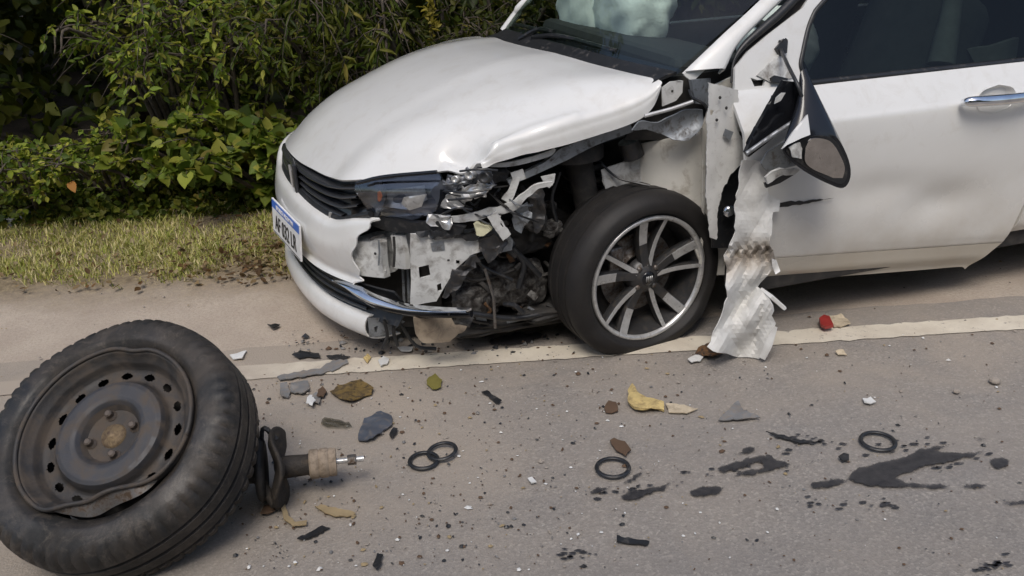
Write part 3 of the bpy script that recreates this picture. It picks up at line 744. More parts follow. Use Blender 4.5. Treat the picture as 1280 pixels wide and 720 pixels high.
# headlamp: housing, lens, torn bezel
HP = vplane((-.655, -.455), (-.33, -.715))
lampback = sheet('headlamp_housing', [(446, 232), (470, 224), (546, 218), (556, 232), (545, 262), (512, 277), (470, 268)], lambda u, v: HP(u, v, -.05), M['lamp_grey'], car, step=6, solid=.02, relief=.006, rfreq=30)
sheet('lamp_reflector', [(470, 240), (530, 232), (534, 250), (508, 262), (478, 258)], lambda u, v: HP(u, v, -.035-.02*math.exp(-((u-500)/18)**2-((v-248)/10)**2)), M['silver'], lampback, step=5)
sheet('indicator_bulb', [(472, 240), (480, 235), (482, 250), (477, 256), (472, 250)], lambda u, v: HP(u, v, -.02), M['orange'], lampback, step=4, solid=.006)
def lens_s(u, v): return HP(u, v, .012-.035*((v-246)/30)**2-.02*max(0, (468-u)/25))
sheet('headlamp_lens', rounded([(443, 233), (462, 225), (500, 221), (546, 217), (549, 228), (538, 240), (546, 262), (510, 276), (472, 270), (455, 256)], 60), lens_s, M['lens'], lampback, step=5, solid=.003)
sheet('lens_chip', [(505, 246), (534, 242), (528, 258), (513, 262), (502, 254)], lambda u, v: lens_s(u, v)+np.array([-.004, -.004, 0]), M['silver'], lampback, step=4, solid=.002, relief=.003, rfreq=40)
tube('lamp_brow', [HP(446, 229, .012), HP(480, 221, .014), HP(546, 215, .012)], .006, M['gloss_black'], lampback, smooth=10)
sheet('lamp_chin', [(457, 258), (475, 271), (512, 278), (545, 276), (580, 285), (575, 293), (520, 292), (480, 288), (462, 280)], lambda u, v: HP(u, v, -.01), M['black_plastic'], car, step=6, solid=.02, relief=.004, rfreq=25)
sheet('torn_bezel', [(546, 262), (550, 236), (568, 240), (572, 256), (556, 276), (544, 272)], lambda u, v: HP(u, v, -.03), M['gloss_black'], car, step=5, solid=.01, relief=.006, rfreq=30)
# shattered outer half of the lamp
sheet('broken_reflector', [(556, 244), (575, 232), (600, 226), (616, 232), (612, 242), (590, 252), (566, 262), (552, 262)], lambda u, v: HP(u, v, -.02), M['silver'], car, step=4, solid=.004, relief=.014, rfreq=45, smooth=False, jag=1)
sheet('broken_reflector', [(552, 226), (580, 214), (600, 210), (618, 220), (616, 232), (596, 230), (570, 236), (554, 238)], lambda u, v: HP(u, v, -.035), M['lamp_grey'], car, step=4, solid=.004, relief=.018, rfreq=50, smooth=False, jag=1.5, seed=4)
sheet('broken_reflector', [(538, 274), (560, 268), (566, 282), (552, 288), (540, 284)], lambda u, v: HP(u, v, .0), M['silver'], car, step=4, solid=.004, relief=.02, rfreq=40, smooth=False, seed=9)
for k, (u, v, r_) in enumerate(((588, 219, .012), (606, 222, .016), (570, 224, .010))):
    V, Fc = lathe_mesh([(0, .006), (r_*.6, .006), (r_, .012), (r_*1.1, 0), (r_, -.02)], 16); mk('bulb_socket', xform(V, axis_mat(HP(u, v, -.01), (-.6, -.75, .2))), Fc, M['dark_alloy'] if k % 2 else M['silver'], car)
for k, (a, b_) in enumerate((((556, 238), (614, 236)), ((560, 250), (604, 244)), ((575, 214), (622, 213)), ((552, 268), (590, 262)))):
    tube('lamp_wire', [HP(*a, -.005), HP((a[0]+b_[0])/2, (a[1]+b_[1])/2+4-3*k, .01), HP(*b_, -.02)], .0035, M['black_plastic'], car, n=6, smooth=9)
# white carrier arm running back to the wheel arch, post, dangling strip, plug
AP = vplane((-.50, -.60), (-.10, -.72))
def band(name, pts, wpx, surf, mat, parent, off=0., solid=.008, **k):
    P = crom(np.array(pts, float), max(3, len(pts)*4)); W = np.interp(np.linspace(0, 1, len(P)), np.linspace(0, 1, len(wpx)), wpx) if hasattr(wpx, '__len__') else np.full(len(P), wpx)
    T = np.gradient(P, axis=0); T /= np.linalg.norm(T, axis=1)[:, None]; Nn = np.c_[-T[:, 1], T[:, 0]]
    A = P+Nn*W[:, None]/2; B_ = P-Nn*W[:, None]/2
    return sheet(name, [tuple(q) for q in A]+[tuple(q) for q in B_[::-1]], lambda u, v: surf(u, v, off), mat, parent, solid=solid, **k)
band('carrier_arm', [(558, 277), (590, 271), (617, 264), (641, 258), (657, 244), (672, 234), (690, 230)], [6, 11, 11, 12, 9, 8, 4], AP, M['inner_white'], car, off=.01, step=4, relief=.006, rfreq=25, jag=.5)
band('carrier_post', [(645, 222), (640, 238), (632, 252)], [10, 9, 12], AP, M['inner_white'], car, step=4, relief=.004, rfreq=25)
band('dangling_strip', [(615, 268), (624, 283), (634, 297)], 13, AP, M['inner_white'], car, off=.03, step=3, relief=.003, rfreq=60)
sheet('wiring_plug', [(592, 281), (598, 277), (608, 280), (612, 288), (604, 294), (596, 293)], lambda u, v: AP(u, v, .015), M['yellow_plug'], car, step=3, solid=.02, relief=.012, rfreq=40, smooth=False)
# upper apron rail under the hood edge
band('apron_rail', [(636, 229), (683, 207), (705, 193), (744, 176), (790, 160)], [7, 9, 17, 11, 10], lambda u, v, o: at(u, v, y=-.68-o), M['grey_metal'], car, step=5, solid=.02)
band('apron_rail_edge', [(600, 207), (640, 205), (684, 193), (694, 186)], [3, 6, 7, 4], lambda u, v, o: at(u, v, y=-.69-o), M['inner_white'], car, step=5, solid=.006)
band('rail_gusset', [(646, 214), (650, 226)], 16, lambda u, v, o: at(u, v, y=-.685-o), M['inner_white'], car, step=5, solid=.006)
sheet('rail_tab', [(676, 221), (694, 217), (692, 228), (686, 235), (681, 232)], Y(-.69), M['inner_white'], car, step=4, solid=.006, relief=.004)
sheet('hinge_bracket', [(790, 163), (798, 152), (823, 153), (857, 137), (878, 138), (881, 150), (873, 166), (860, 175), (842, 176), (827, 167), (807, 162)], lambda u, v: at(u, v, y=-.735+.012*math.sin((u*.5+v)/9.)), M['grey_metal'], car, step=4, solid=.004, relief=.004, rfreq=30)
tube('hinge_rod', [at(806, 145, y=-.735), at(840, 136, y=-.74), at(866, 127, y=-.745)], .006, M['silver'], car, n=8)
sheet('hinge_plate', [(827, 110), (838, 102), (854, 101), (853, 116), (845, 126), (828, 133)], Y(-.70), M['inner_white'], car, step=5, solid=.004, holes=[[(839, 113), (842, 112), (842, 116), (839, 116)]])
sheet('hinge_box', [(864, 99), (888, 98), (888, 132), (870, 130)], Y(-.72, .002, 876), M['grey_metal'], car, step=6, solid=.01, relief=.003)
sheet('hinge_cavity', [(812, 100), (900, 88), (900, 175), (780, 175), (800, 140)], Y(-.655), M['cavity'], car, step=14, solid=.01)
tube('hinge_cable', [at(862, 112, y=-.725), at(866, 122, y=-.74), at(880, 130, y=-.745), at(886, 140, y=-.75)], .005, M['black_plastic'], car, n=6, smooth=10)
# inner panels behind the wheel
sheet('inner_side_panel', [(800, 180), (840, 174), (872, 170), (884, 145), (890, 108), (928, 92), (936, 200), (930, 345), (880, 345), (850, 262), (802, 242)], lambda u, v: at(u, v, y=-.69+.09*max(0, (872-u)/72)**2), M['inner_cream'], car, step=8, solid=.01, relief=.006, rfreq=7)
band('panel_seam', [(879, 160), (880, 230), (878, 290), (876, 330)], 3, lambda u, v, o: at(u, v, y=-.699-o), M['inner_cream'], car, step=4, solid=.006)
sheet('arch_liner', [(752, 213), (803, 196), (806, 242), (760, 250)], Y(-.60), M['inner_white'], car, step=7, solid=.006, relief=.006)
tube('brake_hose', [at(752, 205, y=-.60), at(772, 222, y=-.62), at(798, 229, y=-.66), at(812, 232, y=-.68)], .004, M['black_plastic'], car, n=6, smooth=20)
V, Fc = tube_mesh([at(786, 176, y=-.60), at(792, 196, y=-.60)], .035, 14); mk('reservoir', V, Fc, M['dark_alloy'], car, sharp=40)
# strut spring
sp = []
for k in range(90):
    a = k/90*2*math.pi*4.2; c = np.array(at(724+k*.10, 176+k*.75, y=-.50)); sp.append(c+np.array([math.cos(a)*.062, math.sin(a)*.062, 0]))
tube('coil_spring', sp, .010, M['cavity'], car, n=8)
tube('strut', [at(718, 172, y=-.56), at(735, 262, y=-.56)], [.045, .04], M['cavity'], car, n=14)
V, Fc = lathe_mesh([(.0, .03), (.05, .03), (.09, .01), (.10, -.03), (.10, -.06)], 24); mk('strut_tower', xform(V, axis_mat(at(714, 172, y=-.55), (0, 0, 1), (0, 1, 0))), Fc, M['cavity'], car)
# front rail panel with openings, crash boxes, radiator edge
RP = vplane((-.52, -.60), (-.25, -.66))
sheet('rail_panel', [(513, 293), (560, 292), (602, 299), (604, 314), (590, 319), (570, 336), (556, 358), (545, 377), (517, 382), (513, 380)], lambda u, v: RP(u, v, 0), M['inner_white'], car, step=5, solid=.012,
      holes=[[(523, 334), (536, 331), (538, 345), (524, 348)], [(546, 356), (551, 354), (552, 364), (547, 365)], [(559, 324), (562, 324), (562, 327), (559, 327)], [(570, 325), (575, 326), (574, 331), (570, 330)]], relief=.003, rfreq=12)
sheet('panel_label', [(538, 304), (555, 302), (556, 312), (540, 314)], lambda u, v: RP(u, v, .004), M['grey_metal'], car, step=6, solid=.001)
sheet('upper_tie_panel', [(560, 290), (625, 283), (642, 300), (640, 312), (604, 320), (596, 305)], lambda u, v: RP(u, v, -.03), M['grey_metal'], car, step=6, solid=.01, relief=.008)
V, Fc = box_mesh((0, 0, 0), (.10, .12, .12))
for (u, v, sc, mt) in ((470, 316, (1., 1., 1.0), 'inner_white'), (505, 312, (.35, .5, .95), 'inner_white')):
    c = HP(u, v, -.05); rot = Matrix.Rotation(rad(-36), 3, 'Z')
    bm = bmesh.new(); bmesh.ops.create_cube(bm, size=1); bmesh.ops.subdivide_edges(bm, edges=bm.edges, cuts=5, use_grid_fill=True)
    for vt in bm.verts:
        p = Vector((vt.co.x*.11*sc[0], vt.co.y*.11*sc[1], vt.co.z*.115*sc[2])); p += mnoise.noise_vector(p*14+Vector((u, 0, 0)))*.005
        p.x += .006*(1 if math.sin(vt.co.y*14) > 0 else -1); vt.co = rot @ p+Vector(c)
    me = bpy.data.meshes.new('crash_box'); bm.to_mesh(me); bm.free(); me.materials.append(M[mt]); link(bpy.data.objects.new('crash_box', me), car)
for pts, wv, mt in (([(492, 296), (493, 315), (492, 334)], 3, 'cavity'), ([(462, 300), (468, 297), (480, 294)], 2.5, 'cavity'), ([(473, 300), (474, 316), (473, 332)], 2, 'grey_metal')):
    band('crash_box_seam', pts, wv, lambda u, v, o: HP(u, v, .022), M[mt], car, step=3, solid=.002)
V, Fc = lathe_mesh([(0, .002), (.004, .0015), (.005, 0)], 8); mk('bolt_hole', xform(V, axis_mat(HP(469, 317, .02), (-.6, -.78, 0))), Fc, M['cavity'], car)
band('crash_box_flange', [(446, 334), (470, 338), (482, 341)], 5, lambda u, v, o: HP(u, v, o), M['inner_white'], car, step=4, solid=.004, relief=.006)
for u0 in (503, 509, 515):
    band('radiator_edge', [(u0, 328), (u0+1, 350), (u0+2, 378)], 3, lambda u, v, o: HP(u, v, -.07), M['grey_metal'], car, step=4, solid=.01)
box('radiator', tuple(np.array(at(470, 350, y=-.30))+np.array([.16, .22, 0.02])), (.06, .75, .34), M['cavity'], car)
sheet('bay_backing', [(440, 250), (620, 215), (700, 190), (820, 160), (870, 300), (860, 440), (700, 440), (600, 420), (470, 400), (440, 330)], Y(-.40), M['cavity'], car, step=20, solid=.02, relief=.02)
# gearbox and engine castings
def casting(name, u, v, y, s, seed, mat, rib=0):
    bm = bmesh.new(); bmesh.ops.create_icosphere(bm, subdivisions=4, radius=1)
    c = Vector(at(u, v, y=y))
    for vt in bm.verts:
        d = vt.co.copy(); r_ = (abs(d.x)**4+abs(d.y)**4+abs(d.z)**4)**-.25
        k = 1+.22*mnoise.noise(d*2.2+Vector((seed, 0, 0)))+.14*abs(mnoise.noise(d*5+Vector((0, seed, 0))))
        if rib: k += .05*(1 if math.sin(d.x*rib+d.z*4) > .3 else 0)
        p = d*r_*k; vt.co = c+Vector((p.x*s[0], p.y*s[1], p.z*s[2]))
    me = bpy.data.meshes.new(name); bm.to_mesh(me); bm.free(); me.materials.append(mat); return link(bpy.data.objects.new(name, me), car)
casting('gearbox', 615, 350, -.52, (.105, .07, .085), 1.2, M['dirty_alu'], 14)
casting('gearbox_cover', 590, 372, -.56, (.06, .04, .05), 5.2, M['dirty_alu'], 9)
casting('clutch_housing', 655, 352, -.52, (.06, .06, .08), 9.1, M['dirty_alu'], 0)
casting('engine_mount', 655, 295, -.53, (.09, .05, .05), 3.4, M['cavity'], 0)
casting('engine_block', 640, 250, -.30, (.22, .16, .13), 6.0, M['cavity'], 7)
casting('bracket_casting', 668, 270, -.60, (.035, .02, .045), 12, M['dirty_alu'], 0)
casting('bracket_casting', 690, 285, -.60, (.03, .02, .025), 15, M['dirty_alu'], 0)
casting('subframe', 640, 395, -.50, (.20, .08, .025), 21, M['cavity'], 0)
casting('control_arm', 700, 385, -.58, (.13, .05, .022), 31, M['cavity'], 0)
for k, pts in enumerate(([(560, 330), (590, 350), (620, 345), (660, 330)], [(620, 300), (650, 320), (675, 345)], [(590, 300), (600, 330), (640, 350)], [(650, 232), (668, 262), (664, 300)],
                         [(700, 215), (690, 250), (700, 290)], [(590, 392), (640, 398), (690, 390)], [(575, 385), (590, 400), (610, 404)], [(640, 310), (655, 330), (648, 360)])):
    tube('hose', [at(u, v, y=-.60-.01*(k % 3)) for u, v in pts], .010 if k % 2 else .006, M['black_plastic'] if k % 3 else M['cavity'], car, n=8, smooth=14)
tube('tie_bolt', [at(606, 336, y=-.63), at(617, 372, y=-.64), at(619, 410, y=-.64)], .005, M['steel'], car, n=6)
# small fittings that crowd the opened bay
gr = np.random.default_rng(5)
for k in range(70):
    u, v = gr.uniform(575, 700), gr.uniform(235, 402)
    if u < 600 and v < 325: continue
    yy = gr.uniform(-.62, -.50); c = Vector(at(u, v, y=yy)); d = Vector(gr.normal(0, 1, 3)).normalized(); t_ = k % 4
    mt = M[('dirty_alu', 'cavity', 'black_plastic', 'dirty_alu', 'grey_metal', 'cavity', 'rust')[k % 7]]
    if t_ == 0:
        V, Fc = lathe_mesh([(0, .012), (.007, .012), (.010, .009), (.010, -.004), (.016, -.006), (.016, -.012), (0, -.012)], 10); mk('engine_fitting', xform(V, axis_mat(c, (d.x, -abs(d.y)-.5, d.z))), Fc, mt, car, sharp=40)
    elif t_ == 1: tube('engine_pipe', [c, c+d*.04, c+d*.05+Vector((.02, 0, -.03))], gr.uniform(.004, .009), mt, car, n=7, smooth=7)
    elif t_ == 2: box('engine_bracket', c, tuple(gr.uniform(.008, .035, 3)), mt, car, rot=Matrix.Rotation(gr.uniform(0, 3), 3, d), bevel=.002)
    else: tube('engine_hose', [c, c+Vector((gr.uniform(-.05, .05), 0, -.03)), c+Vector((gr.uniform(-.09, .09), .02, -.05))], gr.uniform(.003, .007), mt, car, n=6, smooth=9)
for k in range(16):                                # loose loom wires spilling out of the lamp and rail
    a = np.array([gr.uniform(545, 640), gr.uniform(214, 285)]); b_ = a+np.array([gr.uniform(10, 60), gr.uniform(-14, 40)])
    tube('loom_wire', [AP(a[0], a[1], -.01), AP((a[0]+b_[0])/2, (a[1]+b_[1])/2+gr.uniform(2, 12), gr.uniform(.0, .03)), AP(b_[0], b_[1], -.03)], gr.uniform(.002, .0045), M[('black_plastic', 'cavity', 'black_plastic', 'grey_metal')[k % 4]], car, n=5, smooth=9)
for poly, off, mt in (([(520, 290), (548, 287), (590, 292), (604, 300), (560, 299), (530, 297)], .012, 'black_plastic'), ([(598, 300), (618, 292), (634, 300), (628, 316), (610, 326), (600, 316)], .01, 'dark_alloy'), ([(640, 262), (656, 252), (664, 268), (652, 290), (642, 286)], .0, 'grey_metal'), ([(566, 336), (590, 320), (600, 326), (580, 348), (560, 372), (552, 372)], .006, 'dark_alloy'), ([(660, 240), (676, 236), (682, 262), (676, 290), (668, 288)], -.02, 'dark_alloy'), ([(612, 214), (634, 206), (640, 214), (630, 226), (616, 230)], .0, 'black_plastic')):
    sheet('crumpled_bracket', poly, (lambda o_: (lambda u, v: RP(u, v, o_)))(off), M[mt], car, step=4, solid=.004, relief=.014, rfreq=34, jag=1.2, smooth=False, seed=off*900)
# underside scraps
sheet('splash_shield', [(517, 398), (540, 396), (586, 396), (582, 412), (560, 428), (530, 428), (519, 418)], lambda u, v: at(u, v, y=-.64), M['tan_shield'], car, step=5, solid=.006, relief=.012, rfreq=16, jag=.8)
sheet('lip_end', [(459, 398), (492, 396), (505, 402), (486, 416), (462, 423)], lambda u, v: at(u, v, y=-.50), M['grey_metal'], car, step=5, solid=.005, relief=.006, rfreq=20, holes=[[(467, 409), (471, 407), (471, 415), (468, 415)]])
for pts in ([(480, 400), (484, 420), (478, 436)], [(494, 398), (492, 415), (497, 432)], [(500, 404), (520, 432), (545, 436)]):
    tube('torn_strap', [at(u, v, y=-.53) for u, v in pts], .006, M['black_plastic'], car, n=6, smooth=9)
sheet('blade_bracket', [(560, 388), (586, 386), (592, 396), (586, 408), (566, 404)], Y(-.72), M['dirty_alu'], car, step=4, solid=.008, relief=.016, rfreq=30)

# ================================================================== FENDER REMAINS
sheet('fender_stub', [(886, 103), (921, 112), (925, 135), (921, 162), (936, 186), (934, 202), (925, 207), (914, 218), (903, 238), (897, 260), (896, 300), (887, 297), (883, 250), (883, 205), (884, 165), (882, 150), (886, 135)], lambda u, v: at(u, v, y=-.80+.0004*(u-900)-.014*(abs(mnoise.noise(Vector((u/34., v/60., 7.))))-.2)), M['paint_scraped'], car, step=3.5, solid=.003, relief=.003, rfreq=14, jag=.8,
      holes=[[(888, 137), (893, 138), (891, 144), (888, 143)]])
sheet('fender_clip', [(907, 161), (917, 165), (913, 175), (904, 170)], Y(-.808), M['grey_metal'], car, step=5, solid=.003)
for u, v in ((900, 122), (908, 135), (896, 150)):
    V, Fc = lathe_mesh([(0, .002), (.004, .0015), (.005, 0)], 8); mk('screw_hole', xform(V, axis_mat(at(u, v, y=-.812), (0, -1, .1))), Fc, M['cavity'], car)
sheet('arch_void', [(890, 160), (930, 165), (932, 310), (890, 310)], Y(-.735), M['black_plastic'], car, step=10, solid=.006)
V, Fc = lathe_mesh([(0, .012), (.010, .011), (.018, .006), (.021, -.004), (.018, -.01)], 20)
mk('side_lamp', xform(V, axis_mat(at(911, 264, y=-.765), (-.3, -.9, .1))), Fc, M['chrome'], car)
FT = [(927, 201), (941, 199), (957, 203), (958, 217), (957, 231), (962, 243), (976, 250), (973, 264), (966, 267), (964, 288), (962, 306), (968, 322), (970, 336), (964, 338), (959, 346), (950, 352), (947, 359), (963, 373), (969, 387), (966, 394), (969, 404), (954, 439), (949, 448), (928, 447), (909, 443), (897, 441), (885, 434), (895, 411), (904, 390), (909, 371), (908, 342), (906, 320), (912, 305), (918, 297), (919, 264), (923, 229)]
def fsurf(u, v):
    y = -.862-.075*max(0, (v-215)/232)
    if v > 318: y -= .012*math.sin((v-318)/40)
    y += .016*math.sin((u-905)/13.)*min(1, max(0, (v-240)/60))+.03*math.exp(-((v-316)/9)**2)*(.5+.5*math.sin(u*.5))
    q = Vector(((u+v*.3)/30., v/75., 2.3)); y -= .040*(abs(mnoise.noise(q))-.2)*min(1, max(.2, (v-225)/90)); y -= .010*(abs(mnoise.noise(Vector(((u-v*.5)/26., v/50., 9.))))-.2)
    y += .010*math.sin((u*.9+v)/10.)*min(1, max(0, (v-330)/40))+.012*math.exp(-((u*.75+v*.66-945)/5.)**2)
    return at(u, v, y=y)
ft = sheet('torn_fender', FT, fsurf, M['burnt'], car, step=6, solid=.0025, relief=.0035, rfreq=24, jag=1.4, smooth=False, fn=lambda u, v, p: Vector((p.x, p.y, max(.008, p.z))))
band('folded_edge', [(967, 405), (958, 428), (950, 445)], [5, 10, 8], lambda u, v, o: np.maximum(fsurf(u, v)+np.array([-.004, -.018, .0]), [-9, -9, .006]), M['paint'], ft, step=4, solid=.003)
tube('torn_strip', [fsurf(947, 358)+np.array([0, -.02, 0]), at(964, 371, y=-.95), at(981, 386, y=-.96)], [.005, .0075, .007], M['paint'], ft, n=5)
sheet('torn_flap', [(961, 320), (967, 322), (972, 336), (966, 340), (962, 330)], lambda u, v: fsurf(u, v)+np.array([-.003, -.02, 0]), M['paint'], ft, step=4, solid=.003)

# ================================================================== DANGLING MIRROR
def loft(name, A, B, yA, yB, mat, parent, caps=True, n=48, steps=7, bulge=0.):
    def ring(P, y): 
        P = np.array(densify(P, 2.)); idx = np.linspace(0, len(P), n, endpoint=False).astype(int); return [np.array(at(u, v, y=y(u, v) if callable(y) else y)) for u, v in P[idx]]
    a, b_ = ring(A, yA), ring(B, yB); V = []
    ca, cb = np.mean(a, 0), np.mean(b_, 0)
    for i in range(steps):
        s = i/(steps-1)
        for p, q in zip(a, b_):
            c = ca*(1-s)+cb*s; r_ = p*(1-s)+q*s; V.append(c+(r_-c)*(1+bulge*math.sin(math.pi*s)))
    Fc = grid_faces(steps, n, True)
    if caps: Fc += [tuple(range(n-1, -1, -1)), tuple((steps-1)*n+j for j in range(n))]
    return mk(name, V, Fc, mat, parent, sharp=40)
MO = rounded([(1011, 169), (1034, 167), (1048, 174), (1061, 200), (1063, 222), (1054, 235), (1036, 230), (1012, 218), (997, 208), (983, 196), (980, 184)])
MI = rounded([(1000, 92), (1007, 86), (1011, 96), (1022, 128), (1030, 150), (1034, 172), (1024, 176), (1012, 168), (1006, 150), (1002, 125), (999, 108)])
mir = loft('wing_mirror', MO, MI, -1.0, -.885, M['gloss_black'], car, bulge=.06)
sheet('mirror_face', rounded([(1008, 172), (1032, 170), (1046, 178), (1058, 203), (1059, 220), (1052, 230), (1036, 225), (1013, 213), (1000, 204), (986, 194), (984, 185)], 40), Y(-1.003), M['black_plastic'], mir, step=6, solid=.004)
sheet('mirror_glass', rounded([(1012, 175), (1031, 174), (1043, 182), (1055, 205), (1055, 217), (1050, 225), (1036, 220), (1014, 210), (1006, 198)], 40), Y(-1.012, 0, 0, .0004, 200), M['mirror'], mir, step=6, solid=.003)
sheet('mirror_chip', [(986, 184), (1000, 179), (1004, 186), (1002, 199), (990, 196)], Y(-1.01), M['inner_white'], mir, step=4, solid=.004, relief=.005, rfreq=40)
sheet('mirror_cap', [(1010, 143), (1013, 168), (1000, 173), (984, 181), (978, 186), (990, 166)], Y(-1.022, 0, 0, -.0010, 185), M['paint'], mir, step=5, solid=.008, relief=.002)
sheet('sail_cover', [(980, 100), (1004, 104), (1008, 142), (975, 166), (936, 196), (931, 191), (950, 152)], Y(-.90, .0004, 960), M['gloss_black'], mir, step=6, solid=.012, relief=.004, rfreq=20)
tube('sail_lip', [at(933, 192, y=-.915), at(970, 166, y=-.92), at(1005, 144, y=-.925)], .007, M['grey_metal'], mir, n=8)
sheet('sail_chip', [(970, 122), (977, 116), (982, 116), (976, 126), (968, 130)], Y(-.915), M['inner_white'], mir, step=4, solid=.002)
tube('mirror_cable', [gp(976, 62, -.02), at(985, 82, y=-.84), at(996, 104, y=-.91), at(1004, 125, y=-.93)], .0055, M['black_plastic'], mir, n=8, smooth=14)
sheet('cable_gland', [(970, 60), (980, 48), (985, 51), (984, 66), (976, 70)], fo(-.02), M['black_plastic'], mir, step=4, solid=.012)
sheet('sail_clip', [(964, 97), (968, 94), (985, 98), (984, 103), (966, 102)], fo(-.03), M['black_plastic'], mir, step=4, solid=.01)
sheet('broken_bracket', [(957, 222), (966, 214), (980, 212), (992, 209), (998, 213), (992, 219), (978, 219), (966, 226), (960, 229)], Y(-.92), M['inner_white'], mir, step=4, solid=.008, relief=.008, rfreq=30)
sheet('broken_bracket_lower', [(956, 229), (968, 226), (984, 218), (992, 219), (975, 229), (958, 235)], Y(-.905), M['black_plastic'], mir, step=4, solid=.008)  # black strip below the white bracket
sheet('mirror_base_panel', [(960, 190), (1000, 166), (990, 186), (996, 206), (960, 214), (952, 204)], Y(-.885), M['grey_metal'], mir, step=6, solid=.006, relief=.006)

# ================================================================== WHEELS
def tyre_mesh(R, rr, wd, n=200, groove=.006, blocks=0):
    h = wd/2
    prof = [(rr+.002, -h*.78), (rr+.012, -h*.86), (rr+(R-rr)*.35, -h*1.0), (rr+(R-rr)*.6, -h*1.02), (R-.022, -h*.93), (R-.008, -h*.80), (R-.002, -h*.62)]
    for a in (-.45, -.02, .42):
        prof += [(R, h*(a-.07)), (R-groove, h*(a-.05)), (R-groove, h*(a+.05)), (R, h*(a+.07))]
    prof += [(R-.002, h*.62), (R-.008, h*.80), (R-.022, h*.93), (rr+(R-rr)*.6, h*1.02), (rr+(R-rr)*.38, h*1.005), (rr+(R-rr)*.30, h*1.02), (rr+(R-rr)*.22, h*.98), (rr+.012, h*.88), (rr+.002, h*.80), (rr-.004, h*.7)]
    V, Fc = lathe_mesh(prof, n)
    if blocks:
        V2 = []
        for i, (r_, hh) in enumerate(prof):
            for j in range(n):
                x, y, z = V[i*n+j]
                if r_ > R-.024 and abs(hh) > h*.50 and (j % blocks) == 0: k = (r_-.007)/r_; x, y = x*k, y*k
                V2.append((x, y, z))
        V = V2
    return V, Fc
def flatten(V, Mx, floor=.006, squash=True):
    inv = Mx.inverted(); ax = (Mx.to_3x3() @ Vector((0, 0, 1))).normalized(); c = Mx.translation; out = []
    for v in V:
        p = Mx @ Vector(v)
        if p.z < .13 and squash:
            k = ((.13-p.z)/.13)**1.6; side = (p-c).dot(ax)
            p += ax*(.07*k*(1-k)**2*(1 if side > 0 else -1)*min(1, abs(side)/.05))
        if p.z < floor: p.z = floor
        out.append(p)
    return out
WC = Vector(at(812, 349, y=-.725)); WAX = Vector((math.sin(rad(9)), -math.cos(rad(9)), -.02)).normalized()
